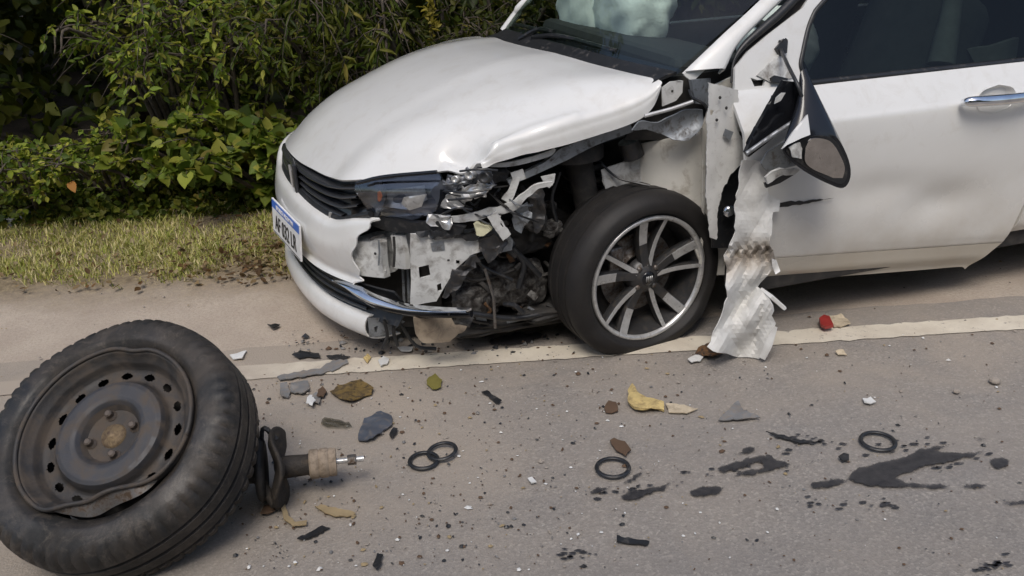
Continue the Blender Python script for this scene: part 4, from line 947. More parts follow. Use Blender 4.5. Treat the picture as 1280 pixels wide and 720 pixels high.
def alloy_wheel(c, ax, R, rr, wd, parent, flat=False, spin=0., full=True):
    Mx = axis_mat(c - ax*wd*.5*.86, ax)
    V, Fc = tyre_mesh(R, rr, wd)
    tv = flatten(V, Mx) if flat else xform(V, Mx)
    tyre = mk('tyre', tv, Fc, M['tyre'], parent, sharp=60)
    h = wd*.5
    V, Fc = lathe_mesh([(rr-.028, -h*.8), (rr-.03, h*.2), (rr-.016, h*.62), (rr-.012, h*.80)], 80)
    rim = mk('rim', xform(V, Mx), Fc, M['dark_alloy'], parent)
    V, Fc = lathe_mesh([(rr-.012, h*.78), (rr-.010, h*.88), (rr-.002, h*.93), (rr+.004, h*.90), (rr+.004, h*.78)], 96)
    mk('rim_lip', xform(V, Mx), Fc, M['silver'], rim)
    V, Fc = lathe_mesh([(rr-.02, -h*.1), (.02, -h*.1)], 48); mk('brake_backing', xform(V, Mx), Fc, M['cavity'], rim)
    if not full:
        V, Fc = lathe_mesh([(0, h*.7), (.05, h*.68), (rr-.015, h*.7)], 40); mk('rim_face', xform(V, Mx), Fc, M['dark_alloy'], rim); return tyre
    V, Fc = lathe_mesh([(.135, h*.12), (.06, h*.12), (.06, h*.2)], 48); mk('brake_disc', xform(V, Mx), Fc, M['steel'], rim)
    V, Fc = box_mesh((-.10, .07, h*.25), (.05, .09, .05)); mk('brake_caliper', xform(V, Mx), Fc, M['steel'], rim, smooth=False, bevel=.008)
    r0, r1 = .030, rr-.008
    for k in range(5):
        for t, (da, w0, w1, cut) in enumerate(((-11, .018, .014, 0.), (13, .026, .032, .45))):
            a = rad(72*k+spin); b1 = rad(72*k+spin+da*.55); b2 = rad(72*k+spin+da)
            P0 = Vector((math.cos(b1)*r0, math.sin(b1)*r0, h*.72)); P1 = Vector((math.cos(b2)*r1, math.sin(b2)*r1, h*.86))
            d = (P1-P0).normalized(); s = d.cross(Vector((0, 0, 1))).normalized()
            V, Fc, ix = [], [], []
            for i in range(7):
                f = i/6; c_ = P0.lerp(P1, f); w_ = w0*(1-f)+w1*f; dz = -.014*math.sin(math.pi*f)
                for sx, zz in ((-.5, 0), (.5, 0), (.62, -.014), (.5, -.032), (-.5, -.032), (-.62, -.014)): V.append(c_+s*w_*sx+Vector((0, 0, zz+dz)))
            for i in range(6):
                for j in range(6):
                    Fc.append((i*6+j, i*6+(j+1) % 6, (i+1)*6+(j+1) % 6, (i+1)*6+j))
                    ix.append(0 if j == 0 and i/6 >= cut else 1)
            Fc += [(5, 4, 3, 2, 1, 0), tuple(36+j for j in range(6))]; ix += [1, 1]
            mk('spoke', xform(V, Mx), Fc, [M['silver'], M['dark_alloy']], rim, smooth=False, idx=ix, bevel=.0015)
    V, Fc = lathe_mesh([(.06, h*.35), (.052, h*.66), (.036, h*.72), (.030, h*.78), (.022, h*.80), (0, h*.80)], 40); mk('hub', xform(V, Mx), Fc, M['dark_alloy'], rim)
    V, Fc = lathe_mesh([(.024, h*.79), (.022, h*.83), (0, h*.835)], 32); cap = mk('hub_cap', xform(V, Mx), Fc, M['gloss_black'], rim)
    for i in range(4):
        V, Fc = tube_mesh([Vector((-.0095+.0065*i-.001, -.009, h*.845)), Vector((-.0095+.0065*i+.001, .009, h*.845))], .0018, 5); mk('cap_bar', xform(V, Mx), Fc, M['silver'], rim)
    for i in range(4):
        a = rad(45+90*i+spin); V, Fc = lathe_mesh([(0, h*.74), (.0075, h*.74), (.009, h*.66)], 10); mk('wheel_bolt', xform([(x+.043*math.cos(a), y+.043*math.sin(a), z) for x, y, z in V], Mx), Fc, M['steel'], rim)
    return tyre
fw = empty('_t'); bpy.data.objects.remove(fw)
alloy_wheel(WC, WAX, .284, .206, .20, car, flat=True, spin=84)
alloy_wheel(Vector((2.86, -.80, .285)), Vector((0, -1, 0)), .285, .204, .19, car, full=True, spin=20)
for x, z in ((.05, .285), (2.86, .285)): alloy_wheel(Vector((x, .80, z)), Vector((0, 1, 0)), .285, .204, .19, car, full=False)

# ================================================================== LOOSE WHEEL
LC = Vector(at(128, 535, z=.312)); el = rad(58); LN = Vector((-.55*math.cos(el), -.975*math.cos(el), math.sin(el))).normalized()
LR, Lr, Lw = .304, .204, .20
lw = empty('broken_off_wheel', 'broken-off steel wheel with dusty black tyre lying tilted on the asphalt', 'wheel', (LC.x, LC.y, 0))
M['steel_rim'] = simple('rusty_steel_rim', (.040, .037, .035), .55, .2, (.095, .075, .058), 16, (.42, .64), bmp=.15, bscale=90)
M['hub_brass'] = simple('ochre_hub', (.22, .16, .09), .6, .4, (.10, .07, .05), 60)
M['bolt_brown'] = simple('brown_bolt', (.13, .105, .085), .5, .5)
M['strut_tan'] = simple('dusty_strut_sleeve', (.30, .24, .18), .8, 0, (.18, .14, .10), 50)
M['dark_grime'] = simple('dark_grime', (.035, .03, .026), .7, .2, (.09, .07, .05), 40, (.5, .75), bmp=.5)
LM = axis_mat(LC-LN*Lw*.5, LN)
V, Fc = tyre_mesh(LR, Lr, Lw, n=240, groove=.008, blocks=4)
V = [Vector(v) for v in V]
def lwdef(p):                                    # slack, airless casing
    a = math.atan2(p.y, p.x); r_ = math.hypot(p.x, p.y); k = max(0, (r_-Lr)/(LR-Lr))
    p = p.copy(); p.z += .012*k*math.sin(a*2+.6)+.006*k*math.sin(a*5)
    f = 1+.016*k*math.sin(a*3+1); p.x *= f; p.y *= f; return p
tv = [LM @ lwdef(v) for v in V]
zmin = min(p.z for p in tv)
for p in tv: p.z = max(p.z, .007)
mk('tyre', tv, Fc, M['tyre_dusty'], lw, sharp=55)
h = Lw/2
def rimdef(p):
    """bent flange: flattened toward the camera side, a ripple opposite"""
    x, y, z = p; r_ = math.hypot(x, y); a = math.atan2(y, x); k = max(0, (r_-.150)/(.055))
    if k > 0:
        d = (a-rad(BEND)+math.pi) % (2*math.pi)-math.pi
        f = 1-.17*min(1, k)*math.exp(-(d/.62)**4)-.05*min(1, k)*math.exp(-((d-2.75)/.16)**2); x *= f; y *= f
        z += .022*min(1, k)*math.exp(-(d/.35)**2)+.008*min(1, k)*math.sin(d*9)*math.exp(-(d/.9)**2)
    return (x, y, z)
BEND = -66
prof = [(.0, .56), (.018, .56), (.022, .53), (.030, .52), (.056, .54), (.068, .56), (.078, .70), (.086, .78), (.096, .81), (.126, .80), (.137, .76), (.143, .64), (.148, .54), (.154, .50), (.162, .49), (.170, .49), (.178, .50), (.186, .53), (.192, .60), (.199, .72), (.206, .78), (.212, .84), (.218, .92), (.226, .95), (.230, .90), (.229, .80)]
n = 300; RS = .204/.222
_pa = np.array(prof); _pd = np.concatenate([[0], np.cumsum(np.hypot(*(np.diff(_pa*np.array([1, h]), axis=0).T)))]); _ps = np.linspace(0, _pd[-1], 110)
prof = list(zip(np.interp(_ps, _pd, _pa[:, 0]), np.interp(_ps, _pd, _pa[:, 1])))
V, Fc = lathe_mesh([(max(0, r_)*RS, h*z) for r_, z in prof], n)
keep = []
for f in Fc:
    c = sum((Vector(V[i]) for i in f), Vector())/4; r_ = math.hypot(c.x, c.y)/RS; a = math.degrees(math.atan2(c.y, c.x)) % 22.5-11.25
    if .152 < r_ < .186 and ((a*math.pi/180*r_)/.0150)**2+((r_-.169)/.0095)**2 < 1: continue
    keep.append(f)
M['disc_blue'] = simple('worn_blue_grey_disc', (.050, .050, .054), .5, .25, (.10, .08, .063), 14, (.45, .66), bmp=.1, bscale=90)
rim = mk('steel_rim', [LM @ Vector(rimdef(v)) for v in V], keep, [M['steel_rim'], M['disc_blue']], lw, sharp=28, idx=[1 if .078 < math.hypot(*(sum((Vector(V[i]) for i in f), Vector())/4)[:2])/RS < .142 else 0 for f in keep])
V, Fc = lathe_mesh([(.0, -.02), (.17, -.02), (.19, .02)], 40); mk('rim_barrel', xform(V, LM), Fc, M['cavity'], rim)
V, Fc = tube_mesh([rimdef((.208*math.cos(a), .208*math.sin(a), h*.97)) for a in np.linspace(0, 2*math.pi, 121)], .0055, 7)
mk('rim_flange', xform(V, LM), Fc, M['steel_rim'], rim)
V, Fc = lathe_mesh([(.0, h*.66), (.010, h*.66), (.013, h*.60), (.026, h*.60), (.030, h*.52)], 24); mk('hub_nut', xform(V, LM), Fc, M['hub_brass'], rim)
for i in range(4):
    a = rad(28+90*i); V, Fc = lathe_mesh([(0, h*.74), (.006, h*.74), (.0095, h*.71), (.0095, h*.60), (.014, h*.55)], 8)
    mk('wheel_bolt', xform([(x+.053*math.cos(a), y+.053*math.sin(a), z) for x, y, z in V], LM), Fc, M['bolt_brown'], rim, smooth=False)
# exposed bright strip where the flange has torn off the bead
V, Fc = [], []
for i, a in enumerate(np.linspace(rad(BEND-36), rad(BEND+36), 26)):
    e = abs(i/25-.5)*2
    p0 = rimdef((.209*math.cos(a), .209*math.sin(a), h*.93)); w_ = .030*(1-e**2)+.002
    q = (.209*math.cos(a), .209*math.sin(a), h*.86); d = Vector(q)-Vector(p0)
    V += [p0, tuple(Vector(p0)+d.normalized()*min(w_, d.length*.9)+Vector((0, 0, -.006)))]
mk('bead_tear', xform(V, LM), grid_faces(26, 2), M['steel'], rim, solid=.003)
# knuckle and strut behind the wheel
s0, s1 = Vector(at(300, 590, z=.10)), Vector(at(455, 573, z=.085)); sd_ = (s1-s0).normalized(); SL = (s1-s0).length
def st(t): return s0+sd_*SL*t
SM = lambda t: axis_mat(st(t), sd_)
V, Fc = lathe_mesh([(.0, -.008), (.07, -.008), (.096, -.004), (.102, .0), (.096, .006), (.06, .008), (0, .008)], 36)
mk('spring_seat', [Vector((p.x, p.y, max(.008, p.z))) for p in xform([(x, y, z+.012*math.sin(3*math.atan2(y, x))) for x, y, z in V], SM(.31))], Fc, M['dark_grime'], lw)
V, Fc = lathe_mesh([(0, -.01), (.072, -.01), (.082, 0), (.072, .01), (0, .01)], 30); mk('brake_plate', [Vector((p.x, p.y, max(.008, p.z))) for p in xform(V, SM(.17))], Fc, M['cavity'], lw)
V, Fc = lathe_mesh([(0, -.02), (.025, -.02), (.028, .0), (.026, .05), (.028, .055), (.028, .06), (0, .06)], 20); mk('strut_bush', xform(V, SM(.37)), Fc, M['dark_grime'], lw, sharp=40)
V, Fc = lathe_mesh([(0, -.032), (.033, -.032), (.037, -.028), (.037, -.012), (.034, -.008), (.037, -.004), (.037, .012), (.034, .016), (.036, .02), (.034, .034), (0, .034)], 24); mk('bump_stop', xform(V, SM(.66)), Fc, M['strut_tan'], lw, sharp=40)
tube('strut_rod', [st(.60), st(1.0)], [.0075, .0075], M['silver'], lw, n=12)
V, Fc = lathe_mesh([(.0, -.011), (.0125, -.011), (.0135, -.008), (.0135, .008), (.0125, .011), (0, .011)], 6); mk('rod_nut', xform(V, SM(.90)), Fc, M['steel'], lw, smooth=False)
tube('strut_body', [st(-.35), st(.18)], .032, M['cavity'], lw, n=16)
tube('knuckle', [Vector(LM @ Vector((0, 0, -.02))), (Vector(LM @ Vector((.02, .05, -.06)))+st(-.3))*.5, st(-.25)], [.06, .05, .045], M['dark_grime'], lw, n=12, smooth=10)
tube('steering_arm', [st(.10), st(.20)+Vector((.0, -.05, -.045)), st(.30)+Vector((-.02, -.075, -.055))], [.016, .013, .010], M['dark_grime'], lw, n=8, smooth=8)
tube('torn_hose', [st(.20)+Vector((0, .02, .05)), st(.24)+Vector((0, .03, .10)), st(.30)+Vector((.01, .02, .07))], .006, M['black_plastic'], lw, n=6, smooth=10)

# ================================================================== DEBRIS ON THE ROAD
M['foam_yellow'] = simple('yellow_foam', (.55, .42, .18), .9, 0, (.30, .22, .10), 40, bmp=.4)
M['foam_pale'] = simple('pale_foam', (.50, .42, .30), .9, 0, (.33, .27, .19), 40)
M['shard_blue'] = simple('slate_plastic', (.07, .08, .10), .5, 0, (.16, .14, .12), 50, (.5, .75))
M['shard_grey'] = simple('grey_plastic', (.17, .17, .17), .6, 0, (.22, .19, .16), 50)
M['shard_brown'] = simple('brown_varnish_flake', (.16, .105, .03), .6, 0, (.06, .04, .02), 50, (.45, .6), bmp=.5, bscale=90)
M['clear_shard'] = glass('clear_plastic_shard', (.75, .75, .72), 1., .1)
M['red'] = simple('red_lamp_plastic', (.30, .035, .03), .4)
M['white_bit'] = simple('white_chip', (.66, .66, .64), .5)
M['olive'] = simple('olive_leaf', (.16, .14, .03), .8)
M['straw'] = simple('straw', (.30, .23, .13), .9)
M['brown'] = simple('brown_scrap', (.10, .06, .035), .85)
M['stone_grey'] = simple('grey_stone', (.20, .21, .23), .9, bmp=.4)
M['stone'] = simple('stone', (.32, .28, .24), .9, bmp=.4)
def shard(name, label, cat, poly, mat, hgt=.006, th=.003, step=4, relief=None, jag=1.0, group=None, tilt=(0, 0)):
    cu = sum(p[0] for p in poly)/len(poly); cv = sum(p[1] for p in poly)/len(poly)
    s = random.uniform(0, 50); rl = hgt*.7 if relief is None else relief
    def sf(u, v):
        p = at(u, v, z=.012)
        k = rl*(mnoise.noise(Vector((p[0]*22+s, p[1]*22, 0)))+.4)
        return at(u, v, z=max(.010+th, .010+th+k+(u-cu)*tilt[0]+(v-cv)*tilt[1]))
    o = sheet(name, poly, sf, M[mat], None, step=step, solid=th, jag=jag)
    return tag(o, label, cat, group)
shard('plastic_shard', 'slate blue-grey curved plastic shard between the strut rod and the bumper', 'debris', [(447, 549), (449, 538), (456, 523), (475, 513), (489, 519), (490, 531), (476, 541), (458, 550)], 'shard_blue', .016)
shard('plastic_shard', 'crumpled brown flake shaped like a dead leaf on bare asphalt', 'debris', [(413, 488), (428, 480), (452, 474), (466, 484), (465, 492), (444, 500), (425, 498)], 'shard_brown', .022, step=4)
shard('trim_strip', 'long grey curved trim strip lying across the white edge line', 'debris', [(347, 470), (372, 464), (400, 460), (416, 450), (434, 449), (436, 453), (420, 462), (400, 467), (372, 471), (350, 474)], 'shard_grey', .008)
shard('plastic_block', 'small grey ribbed block beside the flat tyre-side grit near the wheel', 'debris', [(363, 478), (384, 475), (387, 486), (376, 491), (364, 489)], 'shard_grey', .014)
shard('plastic_block', 'small light grey upright chip next to the ribbed block', 'debris', [(350, 479), (358, 477), (362, 490), (360, 497), (351, 495)], 'shard_grey', .020)
shard('foam_scrap', 'torn yellow foam scrap with a raised pointed corner', 'debris', [(785, 502), (785, 487), (791, 478), (796, 488), (808, 496), (830, 502), (831, 512), (800, 509), (789, 507)], 'foam_yellow', .022, .008, step=4)
shard('foam_scrap', 'flat pale peeled foam sliver touching the yellow foam scrap', 'debris', [(831, 504), (850, 505), (872, 511), (858, 516), (836, 515)], 'foam_pale', .006)
shard('clip', 'dark round clip with a thin wire tail beside the yellow foam', 'debris', [(755, 509), (760, 501), (771, 502), (773, 512), (764, 517), (757, 515)], 'brown', .014)
shard('plastic_shard', 'grey three-pointed plastic shard on the asphalt behind the oil marks', 'debris', [(897, 525), (910, 512), (922, 500), (929, 512), (951, 521), (925, 523)], 'shard_grey', .018, step=4)
shard('plastic_shard', 'dark teardrop-shaped plastic piece above a rubber ring', 'debris', [(763, 550), (768, 547), (782, 552), (788, 562), (782, 569), (770, 563)], 'brown', .010)
shard('plastic_stick', 'short black plastic stick lying alone in the open lane', 'debris', [(770, 669), (774, 670), (811, 676), (811, 681), (780, 679), (771, 676)], 'black_plastic', .008)
shard('plastic_stick', 'short dark stick pointing away near the brown leaf flake', 'debris', [(602, 489), (608, 487), (626, 499), (622, 504)], 'black_plastic', .010)
shard('plastic_stick', 'thin black splinter lying below the broken strut', 'debris', [(371, 672), (380, 668), (402, 657), (413, 659), (395, 668), (378, 674)], 'black_plastic', .008)
shard('plastic_stick', 'stubby black splinter in the lane below the strut rod', 'debris', [(466, 706), (472, 692), (478, 693), (476, 703), (470, 712)], 'black_plastic', .010)
rf = shard('lamp_fragment', 'red and cream lamp fragment under the front door', 'debris', [(1034, 395), (1052, 392), (1064, 404), (1050, 408), (1030, 406)], 'foam_pale', .014, step=3)
rr_ = sheet('red_lens', [(1024, 397), (1030, 393), (1037, 395), (1042, 406), (1032, 408), (1026, 405)], lambda u, v: at(u, v, z=.034), M['red'], rf, step=3, solid=.010)
shard('white_chip', 'bright white plastic chip in front of the door beyond the line', 'debris', [(1079, 498), (1088, 496), (1096, 502), (1089, 505), (1081, 503)], 'white_bit', .008)
shard('white_chip', 'dirty white chip just in front of the line near the lamp fragment', 'debris', [(1045, 438), (1053, 437), (1058, 443), (1048, 444)], 'foam_pale', .010)
shard('white_chip', 'tiny white splinter between the rubber rings and the oil', 'debris', [(659, 597), (665, 596), (670, 602), (664, 604)], 'white_bit', .005)
shard('white_chip', 'small yellow chip under the torn bumper corner', 'debris', [(454, 448), (459, 442), (464, 447), (460, 453)], 'foam_yellow', .012)
shard('white_chip', 'whitish crumpled chip beside the yellow chip under the bumper', 'debris', [(473, 450), (480, 444), (487, 447), (484, 455), (476, 456)], 'white_bit', .012)
shard('leaf', 'olive dry leaf on the asphalt near the stick', 'leaf', [(535, 472), (545, 466), (553, 475), (551, 484), (541, 486), (533, 480)], 'olive', .014, .002)
shard('clear_shard', 'thin clear plastic sliver beside the slate shard', 'debris', [(401, 529), (405, 521), (436, 528), (439, 533), (410, 533)], 'clear_shard', .008, .002)
shard('plastic_shard', 'black crumb with a notch against the slate shard', 'debris', [(486, 543), (491, 533), (497, 535), (496, 541), (490, 546)], 'black_plastic', .012)
shard('wood_strip', 'tan flat strip lying below the dusty strut sleeve', 'debris', [(394, 633), (402, 631), (444, 640), (442, 645), (415, 644)], 'straw', .006)
shard('scrap', 'curled brown scrap close below the spring seat', 'debris', [(325, 640), (330, 631), (342, 630), (345, 636), (335, 641)], 'brown', .016)
shard('scrap', 'bent light brown strap below the spring seat', 'debris', [(350, 628), (356, 630), (361, 645), (369, 652), (384, 650), (383, 656), (366, 657), (355, 648)], 'straw', .010)
shard('scrap', 'dark flap lying on the dirt shoulder beside the bumper', 'debris', [(334, 406), (344, 404), (350, 406), (340, 410)], 'black_plastic', .012)
shard('scrap', 'long dark sliver under the bumper lip beside the line', 'debris', [(364, 443), (376, 438), (398, 441), (400, 446), (374, 447)], 'black_plastic', .010)
shard('scrap', 'thin dark splinter touching the trim strip end', 'debris', [(407, 444), (424, 443), (438, 446), (430, 449), (412, 448)], 'black_plastic', .008)
shard('scrap', 'white torn paint flake beside the wheel top and the line', 'debris', [(288, 444), (300, 439), (308, 438), (303, 446), (292, 449)], 'white_bit', .012)
shard('scrap', 'dark twig-like scrap behind the oil splashes', 'debris', [(957, 538), (972, 542), (1000, 549), (1022, 552), (1005, 554), (975, 547)], 'black_plastic', .006)
shard('scrap', 'dark lump at the end of an oil streak', 'debris', [(1049, 571), (1054, 566), (1062, 568), (1062, 574), (1054, 576)], 'black_plastic', .012)
shard('scrap', 'brown crushed metal scrap at the foot of the torn fender', 'debris', [(868, 441), (874, 433), (886, 428), (898, 432), (904, 440), (890, 446), (876, 444)], 'rust', .030, step=3)
shard('white_chip', 'ragged white flake in front of the torn fender foot', 'debris', [(859, 449), (864, 445), (874, 443), (880, 444), (876, 450), (864, 453)], 'white_bit', .012)
shard('scrap', 'crushed pale cup-shaped scrap on the line under the bumper', 'debris', [(497, 434), (506, 432), (516, 434), (514, 438), (502, 439)], 'white_bit', .014)
for k, (u, v, a) in enumerate(((395, 497, 0), (402, 490, 1), (388, 500, 2))):
    shard('scrap', ('cluster of shattered lamp bits beside the brown flake', 'upright lamp splinter beside the brown flake', 'pinkish lamp crumb beside the brown flake')[k], 'debris', [(u-6, v+4), (u-4, v-4), (u+2, v-7), (u+6, v), (u+3, v+6)], ('shard_grey', 'brown', 'white_bit')[k], .018, step=3)
def stone(label, u, v, r_, mat='stone'):
    bm = bmesh.new(); bmesh.ops.create_icosphere(bm, subdivisions=2, radius=r_); c = Vector(at(u, v, z=.01))
    for vt in bm.verts: vt.co = vt.co*(1+.35*mnoise.noise(vt.co*(.6/r_)+Vector((u, v, 0)))); vt.co.z = max(vt.co.z*.75, -r_*.3); vt.co += c+Vector((0, 0, r_*.3))
    me = bpy.data.meshes.new('stone'); bm.to_mesh(me); bm.free(); me.materials.append(M[mat]); tag(link(bpy.data.objects.new('stone', me)), label, 'stone')
stone('pale pebble alone on asphalt in front of the rear door', 1244, 478, .016)
stone('flat grey pebble near the pale pebble', 1195, 490, .010)
stone('grey stone in the grass at the foot of the bushes', 30, 282, .075, 'stone_grey')
for lab, u, v, r_ in (('thin dark rubber ring overlapping a second ring, nearer the strut rod', 530, 579, .037), ('thin dark rubber ring lying partly on another ring', 553, 569, .037), ('single rubber ring lying beside oil drops', 766, 588, .041), ('single rubber ring lying beyond the forked oil stain', 1097, 555, .042)):
    V, Fc = lathe_mesh([(r_+.0055*math.cos(a), .0045+.0045*math.sin(a)) for a in np.linspace(0, 2*math.pi, 9)], 48)
    c = at(u, v, z=.006); up = .004 if 'partly' in lab else 0
    tag(mk('rubber_ring', [Vector((x, y, z+up+ (x*.10 if up else 0)+.0045))+Vector(c) for x, y, z in V], Fc, M['black_plastic']), lab, 'rubber ring', 'rubber rings on the asphalt')
# oil
def mat_oil(feather):
    m, nt, b = mat_new('wet_oil'); p = pos(nt)
    nt.links.new(ramp(nt, noise(nt, 60, 4, .6, p), [(.3, (.022, .021, .023)), (.75, (.055, .052, .052))]), b.inputs['Base Color'])
    b.inputs['Roughness'].default_value = .42; bump(nt, b, noise(nt, 200, 4, .7, p), .3, .003)
    if feather:                                   # soaked-in rim: breaks up where the film thins out
        a = N(nt, 'ShaderNodeAttribute'); a.attribute_name = 'rim'
        nt.links.new(ramp(nt, mth(nt, 'ADD', a.outputs['Fac'], mth(nt, 'MULTIPLY', mth(nt, 'SUBTRACT', noise(nt, 130, 4, .8, p), .5), 1.5)), [(.02, (0,)*3), (.50, (.94,)*3)]), b.inputs['Alpha'])
    return m
M['oil_fleck'] = mat_oil(False)
M['oil'] = mat_oil(True)
OIL = [('small oil drop beside a single rubber ring', [(734, 615), (745, 609), (766, 608), (756, 613), (740, 618)]),
 ('tadpole-shaped oil splash beside the single rubber ring', [(775, 619), (793, 611), (827, 606), (850, 597), (832, 610), (809, 619), (791, 627), (777, 624)]),
 ('oval oil blot between the tadpole splash and the forked stain', [(861, 615), (872, 609), (908, 607), (900, 615), (880, 621), (866, 620)]),
 ('faint narrow oil dab above the tadpole splash', [(777, 604), (791, 594), (806, 587), (798, 598), (786, 604)]),
 ('hooked oil splash with a pale gap in its middle', [(895, 586), (913, 579), (940, 571), (963, 568), (974, 574), (990, 580), (972, 586), (945, 593), (917, 597), (920, 591), (954, 583), (951, 577), (926, 585), (902, 590)]),
 ('narrow oil dab above the hooked splash', [(915, 568), (933, 560), (951, 557), (942, 564), (925, 569)]),
 ('thin straight oil streak leaving the hooked splash', [(990, 584), (1026, 573), (1049, 569), (1020, 577), (996, 585)]),
 ('large forked oil stain with long tails', [(1013, 606), (1026, 600), (1058, 597), (1072, 584), (1099, 577), (1130, 571), (1153, 559), (1198, 553), (1171, 563), (1207, 566), (1253, 560), (1198, 575), (1153, 584), (1121, 597), (1135, 603), (1189, 605), (1180, 611), (1126, 609), (1090, 608), (1062, 601), (1035, 610), (1018, 611)]),
 ('small oil dash beyond a tail of the forked stain', [(1201, 606), (1222, 604), (1236, 607), (1222, 610), (1205, 610)]),
 ('square oil blot near the tip of the forked stain', [(1237, 575), (1250, 570), (1262, 573), (1261, 582), (1248, 585), (1238, 582)]),
 ('flat oil streak running out past the square blot', [(1248, 628), (1280, 625), (1300, 624), (1298, 630), (1262, 631)]),
 ('tiny oil fleck beyond the forked stain', [(1216, 549), (1224, 546), (1236, 548), (1225, 551)]),
 ('dark oil puddle under the engine beside the line', [(610, 425), (640, 417), (680, 415), (676, 424), (640, 432), (615, 433)])]
random.seed(11)
for i, (lab, poly) in enumerate(OIL):
    dp_ = densify(poly, 3); dp_ = [(x+3.2*mnoise.noise(Vector((x*.09, y*.16, i*3.)))+1.6*mnoise.noise(Vector((x*.3, y*.5, i*5.))), y+2.6*mnoise.noise(Vector((x*.09, y*.16, i*3.+40)))+1.4*mnoise.noise(Vector((x*.3, y*.5, i*5.+40)))) for x, y in dp_]
    V2, Fc = tri_poly(dp_, 2.6, (), .1)
    V = [at(u, v, z=.0125) for u, v in V2]
    o = mk('oil_stain', V, [f if (Vector(V[f[1]])-Vector(V[f[0]])).cross(Vector(V[f[2]])-Vector(V[f[0]])).z > 0 else f[::-1] for f in Fc], M['oil']); tag(o, lab, 'oil stain', 'oil splashed on the road')
    E2 = np.array(dp_); Q = np.array(V2); A_ = E2; B_ = np.roll(E2, -1, axis=0); AB = B_-A_
    t_ = np.clip(((Q[:, None]-A_)*AB).sum(2)/((AB**2).sum(1)+1e-9), 0, 1); dd = np.linalg.norm(Q[:, None]-A_-AB*t_[..., None], axis=2).min(1)
    at_ = o.data.attributes.new('rim', 'FLOAT', 'POINT'); at_.data.foreach_set('value', np.clip(dd/3.6, 0, 1).astype(np.float32))
r9 = np.random.default_rng(77); V, Fc = [], []
for k in range(150):                              # fine spray that follows the splashes
    a = r9.random(); base = [(740, 618, 860, 596), (880, 590, 990, 572), (960, 545, 1060, 556), (1080, 560, 1190, 548), (1130, 582, 1275, 570), (1000, 626, 1120, 632), (700, 692, 745, 690), (1225, 710, 1260, 704)][r9.integers(0, 8)]
    u = base[0]+(base[2]-base[0])*a+r9.normal(0, 4); v = base[1]+(base[3]-base[1])*a+r9.normal(0, 5); s = r9.uniform(1., 3.4); b = len(V)
    for j in range(7): V.append(at(u+math.cos(j*.9)*s*r9.uniform(1.2, 2.2), v-math.sin(j*.9)*s*.5*r9.uniform(.6, 1.2), z=.0118))
    Fc.append(tuple(b+j for j in range(7)))
tag(mk('oil_spray', V, Fc, M['oil_fleck'], smooth=False), 'fine spray of oil flecks around the larger splashes', 'oil stain', kind='stuff')
# crumbs: too small and too many to count
def crumbs(name, n, gen, sizes, mats, label, seed):
    r_ = np.random.default_rng(seed); V, Fc, ix = [], [], []
    for k in range(n):
        x, y = gen(r_); s = r_.uniform(*sizes)*(.6+r_.random()**3*1.6); a = r_.uniform(0, 6.28); e = r_.uniform(.35, 1); b = len(V)
        m_ = 5
        z0 = .0088
        for j in range(m_):
            t = a+j/m_*6.28; rr2 = s*r_.uniform(.7, 1.2)
            dx, dy = math.cos(t)*rr2, math.sin(t)*rr2*e; V.append((x+dx*math.cos(a)-dy*math.sin(a), y+dx*math.sin(a)+dy*math.cos(a), z0))
        V.append((x, y, z0+s*r_.uniform(.3, .8)))
        for j in range(m_): Fc.append((b+j, b+(j+1) % m_, b+m_)); ix.append(int(k % len(mats)))
    o = mk(name, V, Fc, mats, None, smooth=False, idx=ix); tag(o, label, 'debris', kind='stuff'); return o
def g_main(r_):
    while True:
        u = r_.uniform(290, 1275); v = r_.uniform(400, 712)
        p = at(u, v, z=.01); q = rq(p)
        if q < -.02 and r_.random() < math.exp(-((u-430)/420)**2)*.8+.30*math.exp(-((v-470)/60)**2)+.10: return p[0], p[1]
crumbs('road_grit', 1500, g_main, (.0018, .0050), [M['black_plastic'], M['brown'], M['black_plastic'], M['brown'], M['stone'], M['shard_grey'], M['straw'], M['brown'], M['white_bit']], 'fine crash grit scattered over the asphalt', 3)
def g_sh(r_):
    while True:
        p = rpt(r_.uniform(-2.6, 2.6), r_.uniform(.03, .9))
        if r_.random() < .6: return p[0], p[1]
crumbs('shoulder_grit', 260, g_sh, (.002, .006), [M['brown'], M['stone'], M['black_plastic'], M['straw']], 'small dark crumbs scattered on the dirt shoulder', 5)
def g_us(r_):
    while True:
        u = r_.uniform(360, 720); v = r_.uniform(412, 446); return tuple(at(u, v, z=.01)[:2])
crumbs('underbody_crumbs', 170, g_us, (.004, .011), [M['black_plastic'], M['brown'], M['black_plastic'], M['shard_grey']], 'dark broken bits fallen under the torn bumper', 8)

# ================================================================== VEGETATION
def mat_leaf(name, trans=.35, rough=.5):
    m = bpy.data.materials.new(name); m.use_nodes = True; nt = m.node_tree; b = nt.nodes['Principled BSDF']
    a = N(nt, 'ShaderNodeAttribute'); a.attribute_name = 'tint'
    nt.links.new(a.outputs['Color'], b.inputs['Base Color']); b.inputs['Roughness'].default_value = rough; b.inputs['Specular IOR Level'].default_value = .22
    t = N(nt, 'ShaderNodeBsdfTranslucent'); nt.links.new(mixc(nt, .5, a.outputs['Color'], mixc(nt, 1., a.outputs['Color'], (1.3, 1.5, .5), 'MULTIPLY')), t.inputs[0])
    mx = N(nt, 'ShaderNodeMixShader'); mx.inputs[0].default_value = trans
    nt.links.new(b.outputs[0], mx.inputs[1]); nt.links.new(t.outputs[0], mx.inputs[2]); nt.links.new(mx.outputs[0], nt.nodes['Material Output'].inputs[0]); return m
M['leaf'] = mat_leaf('leaf'); M['grass'] = mat_leaf('grass_blade', .3, .7)
